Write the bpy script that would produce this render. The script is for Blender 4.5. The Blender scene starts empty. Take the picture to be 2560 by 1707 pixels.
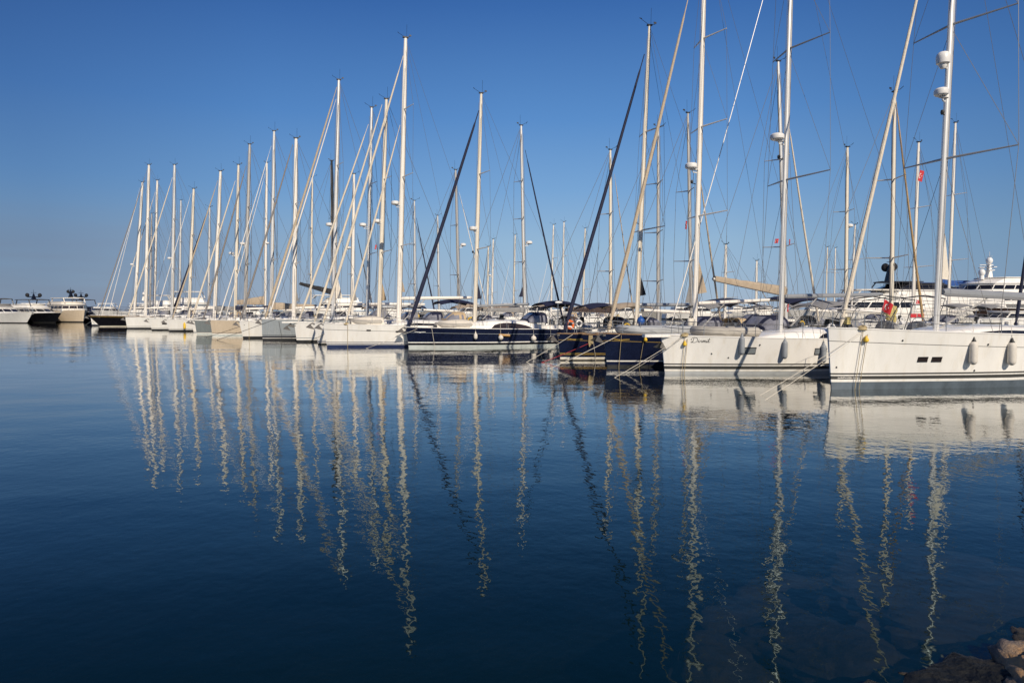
import bpy, math, random
from mathutils import Vector, Matrix
random.seed(7)
R = math.radians
SC = bpy.context.scene
COL = SC.collection

# ------------------------------------------------------------------ camera, sky, sun
CAMH, FPX, PITCH = 2.7, 1707.0, R(2.72)
SUN_EL, SUN_AZ = R(34), R(24)          # azimuth: to the right of straight-behind the camera
cd = bpy.data.cameras.new('Camera'); cam = bpy.data.objects.new('Camera', cd); COL.objects.link(cam)
cam.location = (0, 0, CAMH); cam.rotation_euler = (R(90) - PITCH, 0, 0)
cd.sensor_width = 36; cd.lens = 24.0; cd.clip_start = .1; cd.clip_end = 20000
SC.camera = cam
W = bpy.data.worlds.new('World'); SC.world = W; W.use_nodes = True
wn, wl_ = W.node_tree.nodes, W.node_tree.links
sky = wn.new('ShaderNodeTexSky'); sky.sky_type = 'NISHITA'; sky.sun_disc = False
sky.sun_elevation = SUN_EL; sky.sun_rotation = R(180) - SUN_AZ
sky.air_density = 1.0; sky.dust_density = 0.2; sky.ozone_density = 4.0; sky.altitude = 0
BGS = .09
def wnode(k, **kw):
    n = wn.new(k)
    for a_, v_ in kw.items(): setattr(n, a_, v_)
    return n
# clear-day gradient over the Nishita sky: deep blue overhead, pale towards the horizon, a thin veil of haze low on the left
tcw = wnode('ShaderNodeTexCoord'); sep = wnode('ShaderNodeSeparateXYZ'); wl_.new(tcw.outputs['Generated'], sep.inputs[0])
grad = wnode('ShaderNodeValToRGB'); wl_.new(sep.outputs[2], grad.inputs[0]); ce = grad.color_ramp.elements
def lin(c): return tuple((v / 255 / 12.92 if v <= 10 else ((v / 255 + .055) / 1.055) ** 2.4) for v in c) + (1,)
stops = [(0.0, (158, 179, 204)), (.05, (153, 181, 209)), (.095, (146, 180, 211)), (.168, (118, 164, 212)), (.263, (87, 140, 202)), (.40, (53, 103, 172)), (.60, (34, 76, 144)), (1.0, (22, 52, 112))]
ce[0].position, ce[0].color = stops[0][0], lin(stops[0][1]); ce[1].position, ce[1].color = 1.0, lin(stops[-1][1])
for q_, c_ in stops[1:-1]: x_ = ce.new(q_); x_.color = lin(c_)
mpw = wnode('ShaderNodeMapping'); mpw.inputs['Scale'].default_value = (2.2, 2.2, 26); wl_.new(tcw.outputs['Generated'], mpw.inputs[0])
nzw = wnode('ShaderNodeTexNoise'); nzw.inputs['Scale'].default_value = 1.0; nzw.inputs['Detail'].default_value = 4; wl_.new(mpw.outputs[0], nzw.inputs['Vector'])
low = wnode('ShaderNodeMapRange'); low.inputs[1].default_value = .15; low.inputs[2].default_value = .07; wl_.new(sep.outputs[2], low.inputs[0])
lft = wnode('ShaderNodeMapRange'); lft.inputs[1].default_value = -.05; lft.inputs[2].default_value = -.52; wl_.new(sep.outputs[0], lft.inputs[0])
nzr = wnode('ShaderNodeMapRange'); nzr.inputs[1].default_value = .18; nzr.inputs[2].default_value = .55; wl_.new(nzw.outputs[0], nzr.inputs[0])
ml1 = wnode('ShaderNodeMath', operation='MULTIPLY'); wl_.new(low.outputs[0], ml1.inputs[0]); wl_.new(lft.outputs[0], ml1.inputs[1])
ml2 = wnode('ShaderNodeMath', operation='MULTIPLY'); wl_.new(ml1.outputs[0], ml2.inputs[0]); wl_.new(nzr.outputs[0], ml2.inputs[1])
ml3 = wnode('ShaderNodeMath', operation='MULTIPLY'); wl_.new(ml2.outputs[0], ml3.inputs[0]); ml3.inputs[1].default_value = .85
veil = wnode('ShaderNodeMix', data_type='RGBA'); wl_.new(ml3.outputs[0], veil.inputs[0]); wl_.new(grad.outputs[0], veil.inputs[6]); veil.inputs[7].default_value = lin((150, 162, 186))
gain = wnode('ShaderNodeMix', data_type='RGBA', blend_type='MULTIPLY'); gain.inputs[0].default_value = 1; 
# lens vignetting painted into the sky colour: darker and bluer towards both sides
azr = wnode('ShaderNodeValToRGB'); wl_.new(sep.outputs[0], azr.inputs[0]); ae = azr.color_ramp.elements
azm = wnode('ShaderNodeMapRange'); azm.inputs[1].default_value = -.8; azm.inputs[2].default_value = .8; wl_.new(sep.outputs[0], azm.inputs[0]); wl_.new(azm.outputs[0], azr.inputs[0])
ae[0].position = 0; ae[0].color = (.30, .42, .54, 1); ae[1].position = 1; ae[1].color = (.40, .48, .58, 1)
for q_, c_ in ((.15, (.38, .49, .62)), (.30, (.76, .83, .89)), (.5, (1, 1, 1)), (.68, (1, 1, 1)), (.86, (.52, .61, .70))): x_ = ae.new(q_); x_.color = (*c_, 1)
dk = wnode('ShaderNodeMix', data_type='RGBA', blend_type='MULTIPLY'); dk.inputs[0].default_value = .85; wl_.new(veil.outputs[2], dk.inputs[6]); wl_.new(azr.outputs[0], dk.inputs[7])
wl_.new(dk.outputs[2], gain.inputs[6]); gain.inputs[7].default_value = (1 / BGS,) * 3 + (1,)
skm = wnode('ShaderNodeMix', data_type='RGBA'); skm.inputs[0].default_value = .9; wl_.new(sky.outputs[0], skm.inputs[6]); wl_.new(gain.outputs[2], skm.inputs[7])
wl_.new(skm.outputs[2], wn['Background'].inputs[0]); wn['Background'].inputs[1].default_value = BGS
sd = bpy.data.lights.new('Sun', 'SUN'); sun = bpy.data.objects.new('Sun', sd); COL.objects.link(sun)
sd.energy = 4.6; sd.angle = R(.5); sd.color = (1, .89, .74)
sdir = Vector((math.sin(SUN_AZ) * math.cos(SUN_EL), -math.cos(SUN_AZ) * math.cos(SUN_EL), math.sin(SUN_EL)))
sun.rotation_euler = sdir.to_track_quat('Z', 'Y').to_euler()
SC.view_settings.view_transform = 'Standard'; SC.view_settings.look = 'None'
SC.view_settings.exposure = 0; SC.view_settings.gamma = 1
SC.cycles.max_bounces = 8; SC.cycles.transparent_max_bounces = 12
SC.cycles.sample_clamp_indirect = 6

# ------------------------------------------------------------------ pixel -> world (2560 x 1707 photograph)
def ray(px, py):
    cx, cy = (px - 1280) / FPX, (853.5 - py) / FPX
    return Vector((cx, math.cos(PITCH) + cy * math.sin(PITCH), -math.sin(PITCH) + cy * math.cos(PITCH)))
def at(px, py, Y):
    d = ray(px, py); t = Y / d.y
    return Vector((d.x * t, Y, CAMH + d.z * t))
def on_water(px, py, z=0):
    d = ray(px, py); t = (z - CAMH) / d.z
    return Vector((d.x * t, d.y * t, z))

# ------------------------------------------------------------------ materials
M = {}
def mat(name, col, rough=.5, metal=0, spec=.5, var=.08, vscale=3., bump=0., bscale=40., coat=0., stretch=(1, 1, 1)):
    m = bpy.data.materials.new(name); m.use_nodes = True
    nt = m.node_tree; b = nt.nodes['Principled BSDF']
    b.inputs['Roughness'].default_value = rough; b.inputs['Metallic'].default_value = metal
    b.inputs['Specular IOR Level'].default_value = spec; b.inputs['Coat Weight'].default_value = coat
    b.inputs['Coat Roughness'].default_value = .08
    tc = nt.nodes.new('ShaderNodeTexCoord'); mp = nt.nodes.new('ShaderNodeMapping')
    mp.inputs['Scale'].default_value = stretch
    nt.links.new(tc.outputs['Object'], mp.inputs[0])
    n = nt.nodes.new('ShaderNodeTexNoise'); n.inputs['Scale'].default_value = vscale; n.inputs['Detail'].default_value = 5
    n.inputs['Roughness'].default_value = .6
    nt.links.new(mp.outputs[0], n.inputs['Vector'])
    r = nt.nodes.new('ShaderNodeValToRGB'); r.color_ramp.elements[0].position = .3; r.color_ramp.elements[1].position = .7
    lo = [c * (1 - var) for c in col]; hi = [min(1, c * (1 + var * .6)) for c in col]
    r.color_ramp.elements[0].color = (*lo, 1); r.color_ramp.elements[1].color = (*hi, 1)
    nt.links.new(n.outputs[0], r.inputs[0]); nt.links.new(r.outputs[0], b.inputs['Base Color'])
    if bump:
        n2 = nt.nodes.new('ShaderNodeTexNoise'); n2.inputs['Scale'].default_value = bscale; n2.inputs['Detail'].default_value = 4
        nt.links.new(mp.outputs[0], n2.inputs['Vector'])
        bp = nt.nodes.new('ShaderNodeBump'); bp.inputs['Strength'].default_value = bump; bp.inputs['Distance'].default_value = .05
        nt.links.new(n2.outputs[0], bp.inputs['Height']); nt.links.new(bp.outputs[0], b.inputs['Normal'])
    if name.startswith(('gel_white', 'gel_cream', 'gel_slate', 'gel_silver', 'gel_beige')):
        mp2 = nt.nodes.new('ShaderNodeMapping'); mp2.inputs['Scale'].default_value = (5, 5, .5); nt.links.new(tc.outputs['Object'], mp2.inputs[0])
        n3 = nt.nodes.new('ShaderNodeTexNoise'); n3.inputs['Scale'].default_value = 1; n3.inputs['Detail'].default_value = 6; nt.links.new(mp2.outputs[0], n3.inputs['Vector'])
        r3 = nt.nodes.new('ShaderNodeMapRange'); r3.inputs[1].default_value = .52; r3.inputs[2].default_value = .80; r3.inputs[4].default_value = .5; nt.links.new(n3.outputs[0], r3.inputs[0])
        sz = nt.nodes.new('ShaderNodeSeparateXYZ'); nt.links.new(tc.outputs['Object'], sz.inputs[0])
        sc_ = nt.nodes.new('ShaderNodeMath'); sc_.operation = 'MULTIPLY_ADD'; sc_.inputs[1].default_value = -.22; nt.links.new(n3.outputs[0], sc_.inputs[0]); nt.links.new(sz.outputs[2], sc_.inputs[2])
        r4 = nt.nodes.new('ShaderNodeMapRange'); r4.inputs[1].default_value = .09; r4.inputs[2].default_value = -.04; r4.inputs[3].default_value = 0; r4.inputs[4].default_value = .75; nt.links.new(sc_.outputs[0], r4.inputs[0])
        mxx = nt.nodes.new('ShaderNodeMath'); mxx.operation = 'MAXIMUM'; nt.links.new(r3.outputs[0], mxx.inputs[0]); nt.links.new(r4.outputs[0], mxx.inputs[1])
        mc = nt.nodes.new('ShaderNodeMix'); mc.data_type = 'RGBA'; nt.links.new(mxx.outputs[0], mc.inputs[0]); nt.links.new(r.outputs[0], mc.inputs[6]); mc.inputs[7].default_value = (col[0] * .66, col[1] * .60, col[2] * .48, 1)
        nt.links.new(mc.outputs[2], b.inputs['Base Color'])
        rr = nt.nodes.new('ShaderNodeMath'); rr.operation = 'MULTIPLY_ADD'; rr.inputs[1].default_value = .5; rr.inputs[2].default_value = rough; nt.links.new(mxx.outputs[0], rr.inputs[0]); nt.links.new(rr.outputs[0], b.inputs['Roughness'])
    M[name] = m
    return m
SK = (1, 1, .25)
mat('gel_white', (.83, .80, .74), .22, var=.06, vscale=1.6, stretch=(1, 1, .35))
mat('gel_cream', (.74, .69, .60), .25, var=.06, vscale=1.6, stretch=(1, 1, .35))
mat('gel_navy', (.009, .013, .036), .13, var=.3, coat=.3)
mat('gel_black', (.008, .008, .011), .15, var=.3)
mat('gel_slate', (.20, .225, .225), .25, var=.08)
mat('gel_silver', (.36, .39, .40), .22, metal=.15, var=.06)
mat('gel_beige', (.60, .49, .36), .3, var=.06)
mat('gel_brown', (.045, .026, .02), .25, var=.2)
mat('stripe_grey', (.062, .06, .055), .3)
mat('stripe_dark', (.03, .03, .035), .3)
mat('stripe_blue', (.02, .03, .085), .3)
mat('stripe_gold', (.42, .28, .06), .35)
mat('boot_blue', (.02, .032, .09), .4, var=.25, vscale=2)
mat('boot_slate', (.10, .125, .15), .45, var=.35, vscale=2.2, stretch=(1, 1, .6))
mat('boot_dark', (.022, .022, .022), .5, var=.3)
mat('boot_pale', (.50, .53, .50), .4, var=.15)
mat('boot_grey', (.40, .41, .41), .4, var=.12)
mat('deck', (.70, .67, .61), .55, var=.08, bump=.05)
mat('teak', (.30, .19, .10), .6, var=.25, vscale=6, stretch=(.2, 4, 1))
mat('mast_white', (.79, .74, .66), .3, var=.04)
mat('mast_cream', (.72, .65, .53), .35, var=.05)
mat('alu', (.70, .68, .64), .36, metal=.35, var=.06)
mat('alu_grey', (.44, .42, .39), .42, metal=.3, var=.06)
mat('track_grey', (.30, .27, .23), .5, var=.15)
mat('carbon', (.012, .012, .013), .35, var=.2)
mat('boom_grey', (.30, .31, .32), .4, metal=.2, var=.06)
mat('steel', (.55, .54, .52), .25, metal=.9, var=.1)
mat('wire', (.15, .145, .14), .45, var=.05)
mat('wire_dark', (.05, .05, .055), .5, var=.1)
mat('black_trim', (.012, .012, .012), .5, var=.2)
mat('glass', (.012, .012, .015), .06, var=.2)
mat('glass_brown', (.03, .022, .022), .08, var=.2)
mat('window_pale', (.20, .22, .23), .1, var=.3)
mat('vinyl', (.22, .22, .25), .12, var=.35, vscale=2)
mat('canvas_navy', (.010, .013, .04), .8, var=.25, bump=.25, bscale=12)
mat('canvas_black', (.012, .012, .015), .8, var=.25, bump=.25, bscale=12)
mat('canvas_beige', (.50, .37, .22), .85, var=.12, bump=.3, bscale=10)
mat('canvas_tan', (.40, .32, .23), .85, var=.15, bump=.3, bscale=10)
mat('canvas_grey', (.24, .235, .23), .85, var=.12, bump=.3, bscale=10)
mat('canvas_white', (.68, .62, .52), .8, var=.08, bump=.25, bscale=12)
mat('canvas_brown', (.055, .035, .03), .85, var=.2, bump=.25, bscale=12)
mat('furl_cream', (.66, .58, .46), .8, var=.10, vscale=5, bump=.3, bscale=14)
mat('furl_tan', (.47, .38, .27), .85, var=.12, vscale=5, bump=.3, bscale=14)
mat('furl_grey', (.22, .20, .185), .85, var=.12, bump=.3, bscale=14)
mat('furl_brown', (.45, .30, .14), .8, var=.12, bump=.3, bscale=14)
mat('rubber_grey', (.26, .28, .30), .55, var=.1)
mat('rubber_white', (.66, .61, .53), .6, var=.12, vscale=8, bump=.15)
mat('hypalon', (.40, .37, .32), .65, var=.12)
mat('rope_white', (.60, .55, .46), .8, var=.15)
mat('rope_tan', (.42, .33, .18), .85, var=.2)
mat('rope_red', (.35, .03, .04), .8)
mat('rope_dark', (.05, .05, .05), .8)
mat('red', (.55, .018, .025), .7, var=.1)
mat('white_cloth', (.8, .78, .75), .8)
mat('yellow', (.72, .46, .03), .5, var=.1)
mat('yellow_pale', (.52, .42, .15), .7, var=.15, bump=.3, bscale=8)
mat('orange', (.75, .16, .03), .6)
mat('blue', (.015, .08, .30), .5, var=.15)
mat('wood', (.42, .24, .08), .5, var=.25, vscale=6)
mat('concrete', (.22, .21, .19), .9, var=.2, bump=.3, bscale=6)
mat('roof_tile', (.36, .27, .19), .9, var=.2)
mat('anchor_iron', (.16, .15, .14), .5, metal=.5, var=.2)
mat('dome_white', (.78, .76, .72), .35, var=.04)

# ------------------------------------------------------------------ mesh builder
class MB:
    def __init__(s): s.v, s.f, s.mi, s.sm, s.m = [], [], [], [], 0
    def face(s, idx, smooth=False): s.f.append(tuple(idx)); s.mi.append(s.m); s.sm.append(smooth)
    def quad(s, *pts, smooth=False):
        i = len(s.v); s.v += [tuple(p) for p in pts]; s.face(range(i, i + len(pts)), smooth)
    def box(s, c, d, rz=0, taper=1.0):
        i = len(s.v); hx, hy, hz = d[0] / 2, d[1] / 2, d[2] / 2
        ca, sa = math.cos(rz), math.sin(rz)
        for z, k in ((-hz, 1), (hz, taper)):
            for x, y in ((-hx, -hy), (hx, -hy), (hx, hy), (-hx, hy)):
                x, y = x * k, y * k
                s.v.append((c[0] + x * ca - y * sa, c[1] + x * sa + y * ca, c[2] + z))
        for q in ((3, 2, 1, 0), (4, 5, 6, 7), (0, 1, 5, 4), (1, 2, 6, 5), (2, 3, 7, 6), (3, 0, 4, 7)): s.face([i + k for k in q])
    def rings(s, rs, closed=True, caps=True, smooth=True):
        n = len(rs[0]); i0 = len(s.v)
        for r in rs: s.v += [tuple(p) for p in r]
        for a in range(len(rs) - 1):
            for k in range(n if closed else n - 1):
                k2 = (k + 1) % n
                s.face((i0 + a * n + k, i0 + a * n + k2, i0 + (a + 1) * n + k2, i0 + (a + 1) * n + k), smooth)
        if caps and closed:
            s.face([i0 + k for k in range(n)][::-1]); s.face([i0 + (len(rs) - 1) * n + k for k in range(n)])
    def tube(s, pts, r, n=6, caps=True):
        pts = [Vector(p) for p in pts]; rs = []
        if not isinstance(r, (list, tuple)): r = [r] * len(pts)
        ref = None
        for i, p in enumerate(pts):
            d = (pts[min(i + 1, len(pts) - 1)] - pts[max(i - 1, 0)])
            if d.length < 1e-9: d = Vector((0, 0, 1))
            d.normalize()
            if ref is None: ref = Vector((0, 0, 1)) if abs(d.z) < .9 else Vector((1, 0, 0))
            a = (ref - d * ref.dot(d)).normalized(); b = d.cross(a); ref = a
            rs.append([p + (a * math.cos(t) + b * math.sin(t)) * r[i] for t in (2 * math.pi * k / n for k in range(n))])
        s.rings(rs, True, caps)
    def vtube(s, pts, rx, ry, n=10):          # near-vertical spar with an oval section (long axis along x)
        if not isinstance(rx, (list, tuple)): rx = [rx] * len(pts); ry = [ry] * len(pts)
        s.rings([[(p[0] + a * math.cos(t), p[1] + b * math.sin(t), p[2]) for t in (2 * math.pi * k / n for k in range(n))]
                 for p, a, b in zip(pts, rx, ry)])
    def lathe(s, c, prof, n=12, axis='z'):
        rs = []
        for r, h in prof:
            ring = []
            for k in range(n):
                t = 2 * math.pi * k / n; a, b = r * math.cos(t), r * math.sin(t)
                ring.append((c[0] + a, c[1] + b, c[2] + h) if axis == 'z' else (c[0] + h, c[1] + a, c[2] + b))
            rs.append(ring)
        s.rings(rs)
    def ball(s, c, r, n=10, sq=1.0):
        s.lathe(c, [(max(.004, r * math.sin(math.pi * k / n)), -r * sq * math.cos(math.pi * k / n)) for k in range(n + 1)], n=max(8, n))
    def torus(s, c, R0, r, axis='x', n=16):
        pts = []
        for k in range(n + 1):
            t = 2 * math.pi * k / n; a, b = R0 * math.cos(t), R0 * math.sin(t)
            pts.append((c[0], c[1] + a, c[2] + b) if axis == 'x' else ((c[0] + a, c[1], c[2] + b) if axis == 'y' else (c[0] + a, c[1] + b, c[2])))
        s.tube(pts, r, 6)
    def build(s, name, mats, parent=None, sharp=35):
        me = bpy.data.meshes.new(name); me.from_pydata(s.v, [], s.f)
        for x in (mats if isinstance(mats, (list, tuple)) else [mats]): me.materials.append(M[x] if isinstance(x, str) else x)
        me.polygons.foreach_set('material_index', s.mi); me.polygons.foreach_set('use_smooth', s.sm)
        me.update(); me.set_sharp_from_angle(angle=R(sharp))
        o = bpy.data.objects.new(name, me); COL.objects.link(o)
        if parent: o.parent = parent
        return o
def tag(o, label, cat, group=None):
    o['label'] = label; o['category'] = cat
    if group: o['group'] = group
    return o
def struct(o, kind='structure'): o['kind'] = kind; return o
def thing(name, label, cat, loc, rz=0, group=None):
    o = bpy.data.objects.new(name, None); COL.objects.link(o); o.empty_display_size = .3
    o.location = loc; o.rotation_euler = (0, 0, rz)
    return tag(o, label, cat, group)
def lerp(a, b, t): return a + (b - a) * t
def mix(a, b, t): return [lerp(x, y, t) for x, y in zip(a, b)]
def loose(p, q, sag, n=8):
    p, q = Vector(p), Vector(q)
    return [p.lerp(q, k / n) - Vector((0, 0, sag * 4 * (k / n) * (1 - k / n))) for k in range(n + 1)]

# ------------------------------------------------------------------ hull form
class Hull:
    def __init__(s, L, B, f0, f1, rake, full=.5, power=2.0):
        s.L, s.B, s.f0, s.f1, s.rake, s.full, s.power = L, B, f0, f1, rake, full, power
    def xs(s, z): return -s.rake * max(-.3, min(1.15, z / s.f0))
    def zs(s, t): return s.f1 + (s.f0 - s.f1) * (1 - min(1, max(0, t))) ** 1.7
    def par(s, x, z): return min(1, max(0, (x - s.xs(z)) / (s.L - s.xs(z))))
    def hb(s, t, z):
        u = min(t / .58, 1)
        bd = s.B / 2 * (1 - (1 - u) ** s.power) ** .85 * (1 - .13 * max(0, (t - .58) / .42) ** 2) + .035
        q = max(-.6, min(1.1, z / s.zs(t))); k = s.full + (.9 - s.full) * min(1, t / .42)
        return bd * (k + (1 - k) * max(q, 0) ** .9) * (1 + .45 * min(q, 0))
    def side(s, x, z): return s.hb(s.par(x, z), z)
    def deck(s, x): return s.zs(s.par(x, s.f0)) - .05
    def edge(s, x): t = s.par(x, s.f0); return s.hb(t, s.zs(t))
    def build(s, root, bands, deckmat='deck', rail='gel_white'):
        T = [0, .008, .02, .04, .07, .11, .16, .22, .3, .4, .5, .6, .7, .8, .9, .96, 1]
        m = MB(); mats = []
        rows = [(-.55, None)] + bands           # each band: (top height or ('s', offset below the sheer), material)
        for _, a in bands:
            if a not in mats: mats.append(a)
        def zrow(h, t): return s.zs(t) - h[1] if isinstance(h, tuple) else min(h, s.zs(t) - .02)
        for sg in (-1, 1):
            i0 = len(m.v); n = len(rows)
            for t in T:
                for h, _ in rows:
                    z = zrow(h, t); x = s.xs(z) + t * (s.L - s.xs(z)); x += .25 * (t > .99) * (z - s.f1) / max(s.f1, .1) * -1
                    m.v.append((x, sg * s.hb(t, z), z))
            for a in range(len(T) - 1):
                for k in range(n - 1):
                    m.m = mats.index(rows[k + 1][1])
                    q = (i0 + a * n + k, i0 + (a + 1) * n + k, i0 + (a + 1) * n + k + 1, i0 + a * n + k + 1)
                    m.face(q if sg < 0 else q[::-1], True)
        n = len(rows); N = len(T) * n
        for k in range(n - 1):
            m.m = mats.index(rows[k + 1][1])
            m.face((k, k + 1, N + k + 1, N + k), True)                                  # stem
            b = (len(T) - 1) * n; m.face((b + k, N + b + k, N + b + k + 1, b + k + 1))   # transom
        m.m = 0
        for a in range(len(T) - 1): m.face((a * n, N + a * n, N + (a + 1) * n, (a + 1) * n), True)
        hull = m.build('hull', mats, root, 40)
        d = MB()
        for a in range(len(T) - 1):
            pts = []
            for t in (T[a], T[a + 1]):
                z = s.zs(t); x = s.xs(z) + t * (s.L - s.xs(z)); y = s.hb(t, z) - .03
                pts.append([(x, -y, z - .06), (x, -y * .5, z - .02), (x, 0, z), (x, y * .5, z - .02), (x, y, z - .06)])
            for k in range(4): d.quad(pts[0][k], pts[1][k], pts[1][k + 1], pts[0][k + 1], smooth=True)
        d.build('deck', deckmat, root)
        r = MB()
        for sg in (-1, 1):
            pts = []
            for t in T:
                z = s.zs(t); x = s.xs(z) + t * (s.L - s.xs(z)); pts.append((x, sg * (s.hb(t, z) - .012), z + .012))
            r.tube(pts, .028, 5)
        r.build('toe_rail', rail, root)
        return hull

# ------------------------------------------------------------------ sailing yacht
class Boat:
    def place(s, origin, th):
        s.o = Vector((origin[0], origin[1], 0)); s.th = th
        s.u = Vector((math.cos(th), math.sin(th), 0)); s.w = Vector((-math.sin(th), math.cos(th), 0))
        s.near = -1 if s.w.y > 0 else 1
    def pl(s, px, py, y=0.0):                  # where the sight line meets the boat's upright plane at local y
        d = ray(px, py); c = Vector((0, 0, CAMH)) - s.o
        t = (y - c.dot(s.w)) / d.dot(s.w); p = c + d * t
        return Vector((p.dot(s.u), y, p.z))
    def hullpt(s, px, py, off=0.0):            # same, on the near topside
        y = s.near * s.hull.B / 2
        for _ in range(8):
            p = s.pl(px, py, y); y = s.near * (s.hull.side(p.x, p.z) + off)
        return Vector((p.x, y, p.z))
    def world(s, p): return s.o + s.u * p[0] + s.w * p[1] + Vector((0, 0, p[2]))
    def dz(s, x): return s.hull.deck(x)

FRONT = 'sailing yachts moored in the front row, bows to the left'
BACK = 'sailing yachts moored behind the front row'

def sprayhood(b, x0, x1, w, z0, h, canvas, window='vinyl'):
    m = MB(); N = 9; cols = 10
    def pt(a, k):
        v = a / N; ang = math.pi * k / cols
        hh = h * math.sin(min(1, v * 1.6) * math.pi / 2) ** .8; ww = w * (.82 + .18 * min(1, v * 1.6)) / 2
        c, s_ = math.cos(ang), math.sin(ang)
        return (lerp(x0, x1, v), ww * math.copysign(abs(c) ** .7, c), z0 + hh * s_ ** .7)
    for a in range(N):
        for k in range(cols):
            m.m = 1 if (1 <= a <= 3 and k not in (3, 6)) or (4 <= a <= 7 and k in (0, 1, 8, 9) and a != 6) else 0
            m.quad(pt(a, k), pt(a + 1, k), pt(a + 1, k + 1), pt(a, k + 1), smooth=True)
    return m.build('sprayhood', [canvas, window], b.root, 60)

def bimini(b, x0, x1, w, z, canvas, drop=.25):
    m = MB(); n = 8; c = 8; rows = []
    for a in range(n + 1):
        v = a / n; zz = z + .22 * math.sin(math.pi * v) - .05 * v
        rows.append([(lerp(x0, x1, v), w / 2 * (2 * k / c - 1), zz - drop * abs(2 * k / c - 1) ** 2.5) for k in range(c + 1)])
    m.rings(rows, closed=False)
    m.rings([[(p[0], p[1], p[2] - .03) for p in r][::-1] for r in rows], closed=False)
    o = m.build('bimini', canvas, b.root, 60)
    f = MB()
    for v in (.05, .5, .95):
        a = int(v * n); x = lerp(x0, x1, .5); f.tube([(x + (v - .5) * .4, -w / 2, b.dz(x) + .2), (rows[a][0][0], -w / 2, rows[a][0][2])], .014, 5)
        f.tube([(x + (v - .5) * .4, w / 2, b.dz(x) + .2), (rows[a][-1][0], w / 2, rows[a][-1][2])], .014, 5)
    f.build('bimini_frame', 'steel', b.root)
    return o

def furl(b, top, bot, r, m_):
    t, q = Vector(top), Vector(bot); m = MB(); d = t - q; pts, rr = [], []
    prof = [(0, .35), (.02, 1.5), (.035, .7), (.06, 1.25), (.12, 1.35), (.3, 1.2), (.5, 1.1), (.7, .95), (.86, .8), (.93, .65), (.95, .35), (1, .3)]
    for k, w_ in prof:
        sag = .006 * d.length * math.sin(math.pi * k)
        pts.append(q + d * k - Vector((-sag * .3, 0, sag * .5))); rr.append(max(.008, r * w_))
    m.tube(pts, rr, 8); return m.build('furled_headsail', m_, b.root)

def wire(b, name, lines, r=.007, m_='wire', parent=None):
    m = MB()
    for l in lines: m.tube(l, r, 4, caps=False)
    return m.build(name, m_, parent or b.root)

def radar(b, p, size=.3, parent=None):
    m = MB(); x, y, z = p
    m.lathe((x, y, z), [(size * .75, 0), (size * .95, .04), (size, .1), (size * .97, .2), (size * .75, .26), (size * .2, .29)], 14)
    m.tube([(x + .02, y, z), (x + .12, y, z - .16), (x + size + .12, y, z - .18)], .03, 5)
    m.box((x + size * .6, y, z - .03), (size * 1.2, .2, .04))
    return m.build('radar_dome', 'dome_white', parent or b.root)

def anchor(b, x, z, parent=None):
    m = MB()
    m.tube([(x + .9, 0, z + .02), (x - .05, 0, z), (x - .28, 0, z - .12)], .035, 5)
    m.quad((x - .22, -.02, z - .05), (x - .50, -.28, z - .30), (x + .12, -.05, z - .46), smooth=False)
    m.quad((x - .22, .02, z - .05), (x + .12, .05, z - .46), (x - .50, .28, z - .30), smooth=False)
    m.quad((x - .26, -.02, z - .08), (x + .12, -.05, z - .46), (x - .50, -.28, z - .30))
    m.quad((x - .26, .02, z - .08), (x - .50, .28, z - .30), (x + .12, .05, z - .46))
    m.box((x + .35, 0, z - .05), (.7, .2, .08))
    return m.build('anchor', 'anchor_iron', parent or b.root)

def patch(b, name, pts, m_, off=.007, parent=None, frame=None):   # flat fitting laid on the near topside: pts = (x, z) corners
    m = MB(); n = 5
    def P(u, v, o):
        x = lerp(lerp(pts[0][0], pts[1][0], u), lerp(pts[3][0], pts[2][0], u), v); z = lerp(lerp(pts[0][1], pts[1][1], u), lerp(pts[3][1], pts[2][1], u), v)
        return (x, b.near * (b.hull.side(x, z) + o), z)
    for a in range(n):
        m.quad(P(a / n, 0, off), P((a + 1) / n, 0, off), P((a + 1) / n, 1, off), P(a / n, 1, off), smooth=True)
    o = m.build(name, m_, parent or b.root)
    if frame:
        f = MB(); c = [P(0, 0, off), P(1, 0, off), P(1, 1, off), P(0, 1, off)]
        f.tube(c + [c[0]], .018, 4); f.build('window_frame', frame, o)
    return o

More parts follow.
